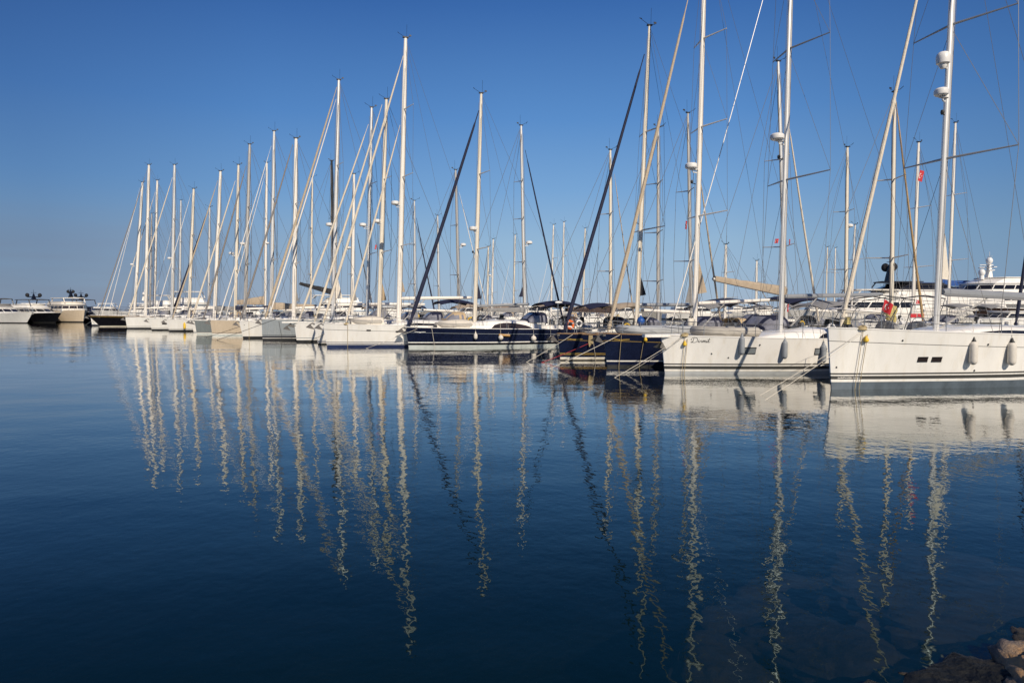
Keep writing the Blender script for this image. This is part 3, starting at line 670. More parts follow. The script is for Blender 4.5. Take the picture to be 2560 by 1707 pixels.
bb('slim bronze mast with three spreaders, right of the cream mast with black mainsail clew', 1646, (1646, 319), 0, -1, 11.5, 'gel_navy', mastmat='alu_grey', mw=.12, spr=3, boom=[(1641, 769), (1549, 764)], boommat='boom_grey', hood='canvas_brown')
bb('grey mast half hidden behind the thick white mast with a radar', 1730, (1720, 283), 0, -1, 12, mastmat='alu_grey', mw=.12, stays=[((1750, 440), (1806, 692), .06, 'furl_tan')], clew=[(1728, 690), (1713, 757), (1729, 757)], clewmat='canvas_grey', hood='canvas_navy')
bb('short white mast standing under the raised end of the tan sail cover', 1812, (1815, 611), 75, 1, 11, mw=.16, hood='canvas_navy')
bb('thin short white mast between the two thick masts', 1890, (1892, 652), 92, 1, 11, mw=.16, hood=None)
bb('mast behind the silver mast, tan covered boom cocked up to the left', 1967, (1946, 154), 0, -1, 12.5, mastmat='alu', mw=.13, stays=[((1971, 305), (2052, 742), .06, 'furl_cream')], boom=[(1962, 736), (1782, 697)], boommat='alu_grey', boomr=.15, cover='canvas_tan', hood='canvas_beige')
bb('plain cream mast with a small radar left of the wide cream headsail', 2115, (2119, 368), 60, -1, 12, mastmat='mast_cream', mw=.16, hood='canvas_grey', radars=[(2124, 568)])
bb('thin white mast close behind the wide cream furled headsail', 2128, (2138, 562), 78, 1, 11, mw=.12, hood='canvas_navy')
bb('tall cream mast crossed by the brown furled sail on its right', 2229, (2237, 231), 41, -1, 11.5, mastmat='mast_cream', mw=.13, stays=[((2240, 252), (2314, 752), .055, 'furl_brown')], hood='canvas_grey', bim='canvas_grey', clew=None)
bb('white mast flying a red flag at its spreader', 2282, (2297, 356), 62, 1, 12, mw=.16, hood='canvas_navy', f0=1.3)
bb('white mast just right of the silver mast with two white domes', 2370, (2389, 307), 67, 1, 12, mw=.16, hood=None)
bb('tiny pale mast left of the cream mast with a small radar', 2064, (2069, 618), 115, 1, 11, mastmat='mast_cream', mw=.13, hood=None)
bb('tiny pale mast touching the foot of the wide cream headsail', 2085, (2089, 620), 122, 1, 11, mw=.13, hood=None)
bb('yacht beyond the right edge showing only its navy furled headsail', 2660, (2690, 60), 52, 1, 13, mw=.15, stays=[((2608, 330), (2533, 742), .09, 'canvas_navy')], hood='canvas_grey')

# ------------------------------------------------------------------ fittings on the near boats
def bowsprit(b, x0, x1, w=.5, t=.09):
    m = MB(); z = b.hull.f0 + .02
    m.rings([[(x, -w / 2 * k, z - t), (x, -w / 2 * k, z + t * .3), (x, w / 2 * k, z + t * .3), (x, w / 2 * k, z - t)] for x, k in ((x0, .5), (x0 + .12, .85), (x1, 1.2))], smooth=False)
    m.build('bowsprit', 'gel_white', b.root)
def win_px(b, x0, y0, x1, y1, m_='window_pale', frame='black_trim'):
    a, c = b.hullpt(x0, y1), b.hullpt(x1, y0)
    patch(b, 'hull_window', [(a.x, a.z), (c.x, a.z), (c.x, c.z), (a.x, c.z)], m_, .008, frame=frame)
def skin(b, px, py):
    m = MB(); p = b.hullpt(px, py); m.lathe((0, 0, 0), [(.03, -.01), (.032, .012), (.02, .016)], 8)
    o = m.build('through_hull', 'black_trim', b.root); o.location = p; o.rotation_euler = (R(90) * -b.near, 0, 0)
win_px(A, 2293, 893, 2320, 904, 'glass_brown'); win_px(A, 2328, 893, 2355, 904, 'glass_brown')
win_px(B, 1849, 869, 1891, 884); win_px(B, 2036, 871, 2067, 886)
win_px(F, 916, 824, 927, 828, 'glass', None); win_px(F, 989, 827, 1000, 831, 'glass', None)
win_px(Q, 405, 807, 417, 811, 'glass', None)
for q in ((2256, 851), (2471, 861), (2091, 918), (2436, 926)): skin(A, *q)
for q in ((1779, 884), (1821, 894), (1900, 862)): skin(B, *q)
for b, x0, x1 in ((B, -1.0, .9), (H, -1.15, .8)): bowsprit(b, x0, x1)
anchor(H, -.55, H.hull.f0 - .25); anchor(G, -.35, G.hull.f0 + .0); anchor(B, .1, B.hull.f0 - .2)
def mast_dome(b, px, py, r):
    p = b.pl(px, py); m = MB(); m.lathe((p.x, 0, p.z), [(r * .7, -r * .95), (r * .95, -r * .8), (r, -r * .3), (r, r * .2), (r * .9, r * .6), (r * .6, r * .9), (.02, r)], 16)
    m.lathe((p.x, 0, p.z - r * 1.15), [(r * .35, -.1), (r * .6, 0), (r * .6, .08)], 10); m.tube([(p.x, 0, p.z - r * 1.2), (p.x + r * 1.3, 0, p.z - r * 1.5)], .04, 5)
    mo = [c for c in b.root.children if c.name.startswith('mast')][0]
    m.build('satellite_dome', 'dome_white', mo)
mast_dome(A, 2358, 146, .23)
p = A.pl(2353, 240); radar(A, (p.x, 0, p.z), .24, [c for c in A.root.children if c.name.startswith('mast')][0])
for b, px, py in ((A, 2362, 282), (B, 1953, 393), (C, 1735, 455), (E, 1186, 630), (D, 1595, 555)):
    p = b.pl(px, py); m = MB(); m.lathe((p.x - .12, 0, p.z), [(.05, -.08), (.07, 0), (.05, .08)], 8); m.tube([(p.x - .12, 0, p.z - .06), (p.x + .1, 0, p.z - .1)], .02, 4)
    m.build('deck_light', 'black_trim', [c for c in b.root.children if c.name.startswith('mast')][0])
for sg in (-1, 1):
    xw = 14.5 * .86; m = MB(); zc = B.dz(xw) + .62; pts = [(.60 * math.cos(t), .52 * math.sin(t) ** .8 if math.sin(t) > 0 else 0) for t in (math.pi * k / 12 for k in range(13))]
    m.rings([[(xw + dx, sg * .9 + q * k_, zc - .3 + w_ * k_) for q, w_ in pts] for dx, k_ in ((-.14, .8), (-.1, 1), (.1, 1), (.14, .8))]); m.build('wheel_cover', 'canvas_grey', B.root)
# writing on the hulls: strokes of the ship's name, laid on the topside
def ribbon(b, strokes, ox, oz, sx, sz, w, m_, name):
    m = MB()
    for st in strokes:
        P = [Vector(q) for q in st]; pts = []
        for i in range(len(P) - 1):
            p0, p1, p2, p3 = P[max(i - 1, 0)], P[i], P[i + 1], P[min(i + 2, len(P) - 1)]
            for k in range(5):
                t = k / 5; pts.append(.5 * ((2 * p1) + (p2 - p0) * t + (2 * p0 - 5 * p1 + 4 * p2 - p3) * t * t + (3 * p1 - p0 - 3 * p2 + p3) * t ** 3))
        pts.append(P[-1]); L_ = []
        for i, p in enumerate(pts):
            d = (pts[min(i + 1, len(pts) - 1)] - pts[max(i - 1, 0)]); d = Vector((d.x * sx, d.y * sz))
            n = Vector((-d.y, d.x)).normalized() * w if d.length > 0 else Vector((0, w)); row = []
            for s_ in (-1, 1):
                x = ox + p.x * sx + n.x * s_; z = oz + p.y * sz + n.y * s_; row.append((x, b.near * (b.hull.side(x, z) + .006), z))
            L_.append(row)
        for i in range(len(L_) - 1): m.quad(L_[i][0], L_[i + 1][0], L_[i + 1][1], L_[i][1])
    m.build(name, m_, b.root)
DIR = [[(.9, 2.0), (.75, 1.0), (.35, .1), (-.2, .15), (.2, .45), (1.1, .05), (2.1, .35), (2.6, 1.2), (2.1, 2.0), (1.0, 2.2), (.1, 1.9), (-.3, 1.3), (.2, 1.2)],
       [(2.7, .3), (3.2, .95), (3.15, .25), (3.5, .15), (3.9, .75), (4.1, .95), (4.3, .75), (4.25, .25), (4.6, .2), (5.0, .95), (5.0, .1), (5.3, .9), (5.55, .85), (5.55, .1), (5.85, .9), (6.1, .85), (6.1, .2), (6.4, .2), (6.75, .95), (6.7, .2), (7.0, .15), (7.4, 1.0), (7.65, 1.9), (7.45, .4), (7.7, .1), (8.2, .5)],
       [(3.25, 1.35), (3.35, 1.5)], [(6.8, 1.35), (6.9, 1.5)], [(7.2, 1.25), (8.1, 1.4)]]
a, c = B.hullpt(1726, 857), B.hullpt(1775, 845)
ribbon(B, DIR, a.x + .03, a.z + .01, (c.x - a.x) / 8.2, (c.z - a.z) / 2.1, .0085, 'black_trim', 'ship_name')
def lettering(b, text, pa, pb, z, hgt, m_, name):
    cu = bpy.data.curves.new('lettering', 'FONT'); cu.body = text; cu.size = 1; cu.offset = .012
    o = bpy.data.objects.new('lettering', cu); COL.objects.link(o)
    dg = bpy.context.evaluated_depsgraph_get(); me = bpy.data.meshes.new_from_object(o.evaluated_get(dg)); bpy.data.objects.remove(o)
    xs = [v.co.x for v in me.vertices]; k = (pb - pa) / (max(xs) - min(xs)); x0 = min(xs)
    for v in me.vertices:
        x = pa + (v.co.x - x0) * k; zz = z + v.co.y * hgt / .7; v.co = (x, b.near * (b.hull.side(x, zz) + .006), zz)
    me.materials.clear(); me.materials.append(M[m_])
    o = bpy.data.objects.new(name, me); COL.objects.link(o); o.parent = b.root
a, c = A.hullpt(2094, 944), A.hullpt(2149, 944)
lettering(A, 'judel/vrolijk design', a.x, c.x, .37, .062, 'gel_white', 'stripe_lettering')
# bow motifs on the navy hulls
for b, px, py, m_ in ((C, 1552, 849, 'stripe_gold'), (D, 1437, 848, 'stripe_gold'), (E, 1050, 830, 'gel_white')):
    p = b.hullpt(px, py)
    ribbon(b, [[(-1, .08), (-.3, .0), (0, -.12), (.3, 0), (1, .04)], [(-1, .08), (0, -.02), (1, .04)]], p.x, p.z, .36, .36, .018, m_, 'bow_motif')

# fenders (they hang from the boats: things of their own)
def fender(b, px, py, w, h, m_, label, cap='black_trim', ball=False):
    p = b.hullpt(px, py, w / 2 - .02)
    t = thing('fender', label, 'fender', b.world(p), b.th, 'fenders hanging along the hulls')
    m = MB(); r = w / 2
    if ball: m.ball((0, 0, 0), r, 12)
    else: m.lathe((0, 0, 0), [(.03, -h / 2), (r * .55, -h / 2 + r * .15), (r * .93, -h / 2 + r * .6), (r, -h / 2 + r), (r, h / 2 - r), (r * .93, h / 2 - r * .6), (r * .55, h / 2 - r * .15), (.03, h / 2)], 14)
    m.build('fender_body', m_, t)
    c = MB(); top = h / 2 if not ball else r
    c.lathe((0, 0, 0), [(r * (.3 if ball else .62), top - r * .12), (r * (.2 if ball else .35), top + .05), (.02, top + (.07 if ball else .14))], 10); c.build('end_cap', cap, t)
    q = MB(); zz = b.dz(p.x) + .55 - p.z; q.tube([(0, 0, top + .1), (0, -b.near * .08, zz)], .009, 4); q.build('fender_line', 'rope_white', t)
fender(A, 2434, 882, .26, .80, 'rubber_white', 'long white fender on the nearest hull, left of its pair')
fender(A, 2530, 884, .27, .80, 'rubber_white', 'long white fender on the nearest hull, at the right edge')
fender(B, 1855, 864, .225, .76, 'rubber_grey', 'grey fender beside the framed window nearest the script name', 'rubber_grey')
fender(B, 1962, 874, .225, .76, 'rubber_grey', 'grey fender below the silver mast of the script named yacht', 'rubber_grey')
fender(B, 2059, 884, .225, .76, 'rubber_grey', 'grey fender against the bow edge of the nearest white yacht', 'rubber_grey')
fender(E, 1189, 841, .26, .42, 'rubber_white', 'short cylindrical white fender below the cream mast of the long navy yacht', 'rubber_white')
fender(E, 1252, 844, .36, .36, 'rubber_white', 'round white fender under the wooden plank on the navy hull', 'rubber_white', True)
fender(E, 1334, 846, .40, .40, 'rubber_white', 'largest round white fender on the navy hull, aft of the cabin window', 'rubber_white', True)
fender(E, 1377, 847, .34, .34, 'rubber_white', 'round white fender at the right end of the long navy hull', 'rubber_white', True)
p = P_.hullpt(461, 815, .12)
fender(P_, 461, 815, .28, .75, 'yellow', 'yellow fender on a white hull far along the row', 'yellow')
p = E.hullpt(1261, 838, .05); t = thing('fender_board', 'yellow brown wooden plank hung on the side of the long navy hull', 'plank', E.world(p), E.th)
m = MB(); m.tube([(-.42, 0, .03), (-.40, 0, .03), (.40, 0, -.03), (.42, 0, -.03)], [.05, .09, .09, .05], 8); m.build('plank', 'wood', t)
m = MB(); m.tube([(-.3, 0, .1), (-.3, .05, .75)], .008, 4); m.tube([(.3, 0, .05), (.3, .05, .75)], .008, 4); m.build('hanging_line', 'rope_white', t)

# dinghies lying on foredecks
def dinghy(b, px0, px1, py, w, r, label, m_='hypalon', flip=False, yo=0):
    p0, p1 = b.pl(px0, py), b.pl(px1, py); xc = (p0.x + p1.x) / 2; ln = abs(p1.x - p0.x)
    z = max(b.dz(p0.x), b.dz(p1.x), b.dz(xc)) + r + .02
    t = thing('inflatable_dinghy', label, 'dinghy', b.world((xc, yo, z)), b.th, 'dinghies stowed on the foredecks')
    m = MB(); pts = []
    for k in range(15):
        a = -math.pi / 2 + math.pi * k / 14; pts.append((-ln / 2 + .55 * w - .55 * w * math.cos(a), w / 2 * math.sin(a), .06 * math.cos(a)))
    pts = [(ln / 2 - .05, -w / 2, 0)] + pts + [(ln / 2 - .05, w / 2, 0)]; pts = [(ln / 2 + .12, -w / 2, 0)] + pts + [(ln / 2 + .12, w / 2, 0)]
    m.tube(pts, [r * .3, r] + [r] * (len(pts) - 4) + [r, r * .3], 10); m.build('tube', m_, t)
    f = MB(); f.rings([[(x, -ww, zz), (x, 0, zz + (.22 if flip else -.04)), (x, ww, zz)] for x, ww, zz in ((-ln / 2 + .12, .1, .1), (-ln / 2 + .6, w * .38, .12), (0, w / 2, .12), (ln / 2 - .1, w / 2, .12))], closed=False)
    f.build('floor', m_, t, 60)
    s_ = MB(); s_.box((ln / 2 - .12, 0, .05), (.06, w - r, .34)); s_.build('transom', 'boot_grey', t)
    if flip:
        c = MB(); rs = []
        for k in range(9):
            v = k / 8; x = lerp(-ln / 2 - .1, ln / 2 + .15, v); hh = .62 * math.sin(math.pi * min(1, .12 + v * .6)) ** .6; ww = w / 2 * (.5 + .5 * min(1, v * 2.2)) + r * .9
            rs.append([(x, ww * math.cos(a), -r + hh * math.sin(a) ** .8 if math.sin(a) > 0 else -r) for a in (math.pi * j / 8 for j in range(9))])
        c.rings(rs, closed=False); c.build('cover', 'canvas_white', t, 60)
dinghy(B, 1742, 1868, 826, 1.5, .20, 'grey beige dinghy on the foredeck of the script named white yacht', yo=0)
dinghy(C, 1552, 1716, 822, 1.4, .20, 'grey dinghy on the foredeck of the navy yacht behind the script named one', 'boot_grey')
dinghy(E, 1092, 1172, 812, 1.5, .18, 'dinghy under a pale canvas cover on the foredeck of the long navy yacht', flip=True)
dinghy(F, 880, 950, 802, 1.4, .18, 'pale dinghy bottom up on the foredeck of the deep blue booted yacht', flip=True)

# flags, lifebuoy, wind generator, yellow cover and other loose things
def flag(P, w, h, label, rz=R(20), staff=None, droop=.0):
    if w < .52: w, h = w * 1.1, h * 1.1
    t = thing('flag', label, 'flag', P, rz, 'red flags'); m = MB(); n = 8
    def pt(u, v, o=0):
        return Vector((u * w * .8 - v * h * .25, .10 * w * math.sin(u * 6) + o, -v * h - droop * u * w))
    for o_ in (-.004, .004):
        for a in range(n): m.quad(pt(a / n, 0, o_), pt((a + 1) / n, 0, o_), pt((a + 1) / n, 1, o_), pt(a / n, 1, o_), smooth=True)
    m.build('cloth', 'red', t)
    c = MB()
    for s_ in (-1, 1):
        def q(u, v): return pt(u, v, s_ * .012)
        out = [(.40 + .17 * math.cos(k) / 1.0, .5 + .25 * math.sin(k)) for k in (R(50) + R(260) * j / 12 for j in range(13))]
        inn = [(.44 + .135 * math.cos(k), .5 + .2 * math.sin(k)) for k in (R(50) + R(260) * j / 12 for j in range(13))]
        for j in range(12): c.quad(q(*out[j]), q(*out[j + 1]), q(*inn[j + 1]), q(*inn[j]))
        i0 = len(c.v); c.v.append(tuple(q(.62, .5)))
        for j in range(10):
            r_ = .10 if j % 2 == 0 else .04; c.v.append(tuple(q(.62 + r_ * .7 * math.cos(math.pi * j / 5), .5 + r_ * math.sin(math.pi * j / 5))))
        for j in range(10): c.face((i0, i0 + 1 + j, i0 + 1 + (j + 1) % 10))
    c.build('crescent_and_star', 'white_cloth', t)
    if staff: s_ = MB(); s_.tube([(0, 0, .1), (-.15 * staff, 0, -staff)], .014, 5); s_.build('staff', 'steel', t)
flag(at(2212, 748, 36), .46, .52, 'largest red flag, behind the bow of the nearest yacht', R(-20), 1.2, .55)
flag(at(2292, 750, 44), .40, .22, 'small red flag on a staff left of the silver mast with two domes', R(10), .8)
flag(at(2301, 424, 61), .52, .95, 'red flag hoisted on a mast against the sky', R(15), None, .3)
flag(at(1715, 552, 50), .30, .55, 'small red courtesy flag left of the thick white mast', R(60))
flag(at(1939, 597, 45), .26, .26, 'small red flag just left of the thick silver mast', R(10))
flag(at(1974, 598, 45), .22, .32, 'small red flag just right of the thick silver mast', R(60))
flag(at(1970, 753, 44), .25, .62, 'narrow red flag hanging behind the thick silver mast', R(60))
flag(at(938, 612, 60), .22, .35, 'tiny red flag among the white masts at centre left', R(60))
def ring_buoy(P, rz, label):
    t = thing('lifebuoy', label, 'lifebuoy', P, rz); m = MB(); m.torus((0, 0, 0), .22, .085, 'y', 20); m.build('ring', 'orange', t)
    g = MB(); 
    for k in range(4): a = math.pi * k / 2 + .4; g.tube([(.22 * math.cos(a) - .01, -.0, .22 * math.sin(a)), (.22 * math.cos(a + .25), 0, .22 * math.sin(a + .25))], .089, 8)
    g.build('white_band', 'white_cloth', t)
ring_buoy(at(1425, 812, 41.5), R(20), 'orange lifebuoy on the rail of the gold striped navy yacht')
p = at(1395, 756, 44); t = thing('wind_generator', 'small three bladed wind generator on a pole beside the navy headsail', 'wind generator', (p.x, p.y, 1.3), R(20))
m = MB(); m.tube([(0, 0, 0), (0, 0, p.z - 1.3)], .03, 6); m.build('pole', 'steel', t)
n_ = MB(); n_.lathe((0, 0, p.z - 1.3), [(.03, -.2), (.08, -.1), (.09, .1), (.03, .3)], 10, axis='x'); n_.build('nacelle', 'dome_white', t)
m = MB()
for k in range(3):
    a = R(100 + 120 * k); m.quad((-.22, -.03 * math.sin(a), p.z - 1.3), (-.22, .55 * math.cos(a) - .05 * math.sin(a), p.z - 1.3 + .55 * math.sin(a)), (-.2, .56 * math.cos(a) + .04, p.z - 1.3 + .56 * math.sin(a)), (-.2, .06, p.z - 1.28))
m.build('blades', 'black_trim', t)
p = at(2229, 778, 40.5); t = thing('canvas_bag', 'drooping pale yellow canvas bag tied to the foot of a cream mast', 'bag', p, R(20))
m = MB(); m.lathe((0, 0, 0), [(.05, .35), (.30, .28), (.40, .05), (.34, -.2), (.36, -.45), (.22, -.8), (.06, -1.05)], 12); o = m.build('bag', 'yellow_pale', t)
for v in o.data.vertices: v.co.y *= .6; v.co.x += .06 * math.sin(v.co.z * 7)
m = MB(); m.box((-.40, -.1, .08), (.16, .12, .34)); m.build('blue_patch', 'blue', t)
p = at(2118, 800, 33); t = thing('deck_box', 'small yellow box standing behind the bow rail of the nearest yacht', 'box', (p.x, p.y, p.z - .3), R(20))
m = MB(); m.box((0, 0, .25), (.22, .2, .30), taper=.92); m.build('box_body', 'yellow_pale', t); m = MB(); m.box((0, 0, .43), (.24, .22, .05)); m.build('lid', 'yellow_pale', t)
p = at(2293, 793, 44); t = thing('signboard', 'red and white signboard standing behind the nearest yacht', 'sign', (p.x, p.y, p.z - .9), R(8))
for zz, hh, xx, ww, c_ in ((1.0, .26, -.27, .46, 'red'), (1.0, .26, .25, .46, 'red'), (.72, .22, 0, .98, 'white_cloth')):
    m = MB(); m.box((xx, 0, zz), (ww, .04, hh)); m.build('sign_panel', c_, t)
m = MB(); m.box((0, .02, .57), (.9, .04, .05)); m.build('red_bar', 'red', t)
m = MB(); m.tube([(-.4, .04, 0), (-.4, .04, 1.7)], .025, 5); m.tube([(.4, .04, 0), (.4, .04, 1.7)], .025, 5); m.tube([(-.55, .04, 1.7), (.55, .04, 1.7)], .04, 5); m.build('sign_frame', 'steel', t)
p = C.world(C.pl(1602, 802, .6)); t = thing('buoy', 'bright blue round buoy in front of a brown sprayhood', 'buoy', p, 0)
m = MB(); m.ball((0, 0, 0), .19, 12); m.build('buoy_body', 'blue', t); m = MB(); m.lathe((0, 0, .17), [(.07, 0), (.06, .06), (.02, .1)], 8); m.build('eye', 'blue', t)
for b, px, lab in ((C, 1724, 'left'), (C, 1731, 'right')):
    p = b.pl(px, 806, -.3); t = thing('fender', 'cream fender standing on deck, %s one of the pair left of the thick white mast' % lab, 'fender', b.world(p), 0, 'fenders hanging along the hulls')
    m = MB(); m.lathe((0, 0, 0), [(.03, -.2), (.1, -.16), (.12, -.1), (.12, .12), (.09, .18), (.03, .22)], 10); m.build('fender_body', 'yellow_pale' if 0 else 'canvas_white', t); m = MB(); m.lathe((0, 0, .22), [(.04, 0), (.03, .06), (.01, .08)], 8); m.build('end_cap', 'black_trim', t)

# mooring lines, from the bows down into the water
def line(b, p0, p1, m_, label, r=.014, sag=.05, vertical=False):
    P = b.world(b.hullpt(*p0, .03)) if b else at(*p0); Q = on_water(*p1)
    if vertical: Q = Vector((P.x + (Q.x - P.x) * .2, P.y - .25, 0))
    d = (Q - P); Q2 = Q + d * (.25 / max(.2, -d.z)) if d.z < 0 else Q
    m = MB(); m.tube(loose(P, Q2, sag, 10), r, 6); o = m.build('mooring_line', m_)
    tag(o, label, 'rope', 'mooring lines'); return o
def vline(b, px, py, wx, m_, label, r=.011):
    P = b.hullpt(px, py, .03); q = b.hullpt(wx, py + 5, 0); x1 = q.x
    pts = []
    for k in range(9):
        z = lerp(P.z, -.4, k / 8); x = lerp(P.x, x1, k / 8); pts.append(b.world((x, b.near * (b.hull.B / 2 * 0 + max(b.hull.side(x, max(z, .0)), b.hull.side(P.x, P.z) * (1 - .55 * k / 8)) + .05), z)))
    m = MB(); m.tube(pts, r, 6); o = m.build('mooring_line', m_); tag(o, label, 'rope', 'mooring lines')
vline(A, 2154, 828, 2151, 'rope_tan', 'left of two tan ropes hanging down the nearest bow')
vline(A, 2166, 835, 2164, 'rope_tan', 'right of two tan ropes hanging down the nearest bow, with the yellow float')
line(A, (2152, 829), (1898, 988), 'rope_white', 'upper pale rope from the nearest bow slanting left into the water', .009)
line(A, (2154, 832), (1910, 1000), 'rope_white', 'lower pale rope from the nearest bow slanting left into the water', .009)
vline(B, 1712, 843, 1711, 'rope_tan', 'left of two tan ropes hanging down beside the script name')
vline(B, 1718, 847, 1718, 'rope_tan', 'right of two tan ropes hanging down beside the script name')
line(B, (1707, 840), (1534, 944), 'rope_white', 'upper pale rope slanting left from the script named bow', .010)
line(B, (1709, 842), (1562, 936), 'rope_white', 'lower pale rope slanting left from the script named bow', .008)
vline(C, 1553, 838, 1551, 'rope_tan', 'left of two brown ropes hanging down the navy bow behind the script named yacht')
vline(C, 1611, 838, 1607, 'rope_tan', 'right of two brown ropes hanging down the navy bow behind the script named yacht')
line(C, (1550, 837), (1372, 921), 'rope_white', 'thick pale rope slanting left past the gold striped navy bow', .014)
line(D, (1432, 836), (1314, 905), 'rope_white', 'pale rope from the gold striped navy bow slanting left to the water', .012)
line(D, (1475, 857), (1350, 906), 'rope_red', 'red rope slanting down across the gold striped navy bow', .014)
vline(D, 1481, 842, 1502, 'rope_white', 'thin pale rope on the navy hull, beside a tied yellow bundle', .01)
line(E, (1043, 822), (912, 871), 'rope_white', 'pale rope from the long navy bow crossing the blue boot top', .011)
vline(E, 1079, 820, 1093, 'rope_white', 'pale rope hanging down the long navy hull near its bow', .016)
line(F, (862, 808), (762, 858), 'rope_tan', 'tan rope from the deep blue booted yacht slanting to the left', .016)
line(F, (858, 810), (820, 852), 'rope_tan', 'short tan rope from the deep blue booted yacht', .012)
vline(F, 869, 812, 870, 'rope_tan', 'tan rope hanging straight down the white hull with blue boot top', .014)
line(I, (690, 797), (540, 850), 'rope_dark', 'dark rope from the silver bow slanting far left', .02)
line(J, (612, 812), (512, 843), 'rope_dark', 'dark rope slanting left across the beige hull', .02)
vline(I, 697, 803, 707, 'rope_dark', 'dark rope hanging down the silver hull', .014)
vline(J, 622, 805, 622, 'rope_tan', 'tan rope hanging down the white bow between beige and silver hulls', .016)
line(T_, (245, 792), (213, 812), 'rope_white', 'pale rope from the overhanging black bow to the left', .03)
line(T_, (248, 793), (273, 815), 'rope_white', 'pale rope from the overhanging black bow down to the right', .02)
for b, px, py, lab, m_ in ((A, 2164, 848, 'yellow pear float on a rope at the nearest bow', 'yellow'), (B, 1712, 859, 'yellow float on a rope left of the script name', 'yellow'), (C, 1614, 848, 'yellow float on the navy bow left of the script named yacht', 'yellow')):
    p = b.hullpt(px, py, .09); t = tag(MB.build.__get__((lambda m: (m.lathe((0, 0, 0), [(.02, -.10), (.075, -.07), (.085, -.02), (.05, .06), (.02, .12)], 12), m)[1])(MB()))('float', m_), lab, 'float', 'small yellow floats'); t.location = b.world(p)
p = D.hullpt(1477, 850, .05); m = MB()
for k in range(4): m.tube([(k * .05 - .08, 0, .25), (k * .06 - .1, 0, -.1 - .1 * (k % 2)), (k * .05 - .06, 0, -.35 + .08 * k)], .03, 5)
o = tag(m.build('rope_bundle', 'rope_tan'), 'tied bundle of yellow rope hanging on the gold striped navy bow', 'rope'); o.location = D.world(p)
for b, px, py, lab in ((A, 2157, 822, 'coil of tan rope on the rail of the nearest bow'), (B, 1713, 838, 'coil of tan rope on the rail above the script name'), (F, 866, 808, 'coil of tan rope on the rail of the deep blue booted yacht')):
    p = b.hullpt(px, py); m = MB()
    for k in range(3): m.torus((0, 0, .03 * k), .16 - .02 * k, .022, 'z', 12); m.torus((.04 * k, 0, .02), .10, .02, 'y', 12)
    o = tag(m.build('rope_coil', 'rope_tan'), lab, 'rope', 'rope coils on the bows'); o.location = b.world((p.x, p.y * .85, b.dz(p.x) + .05))

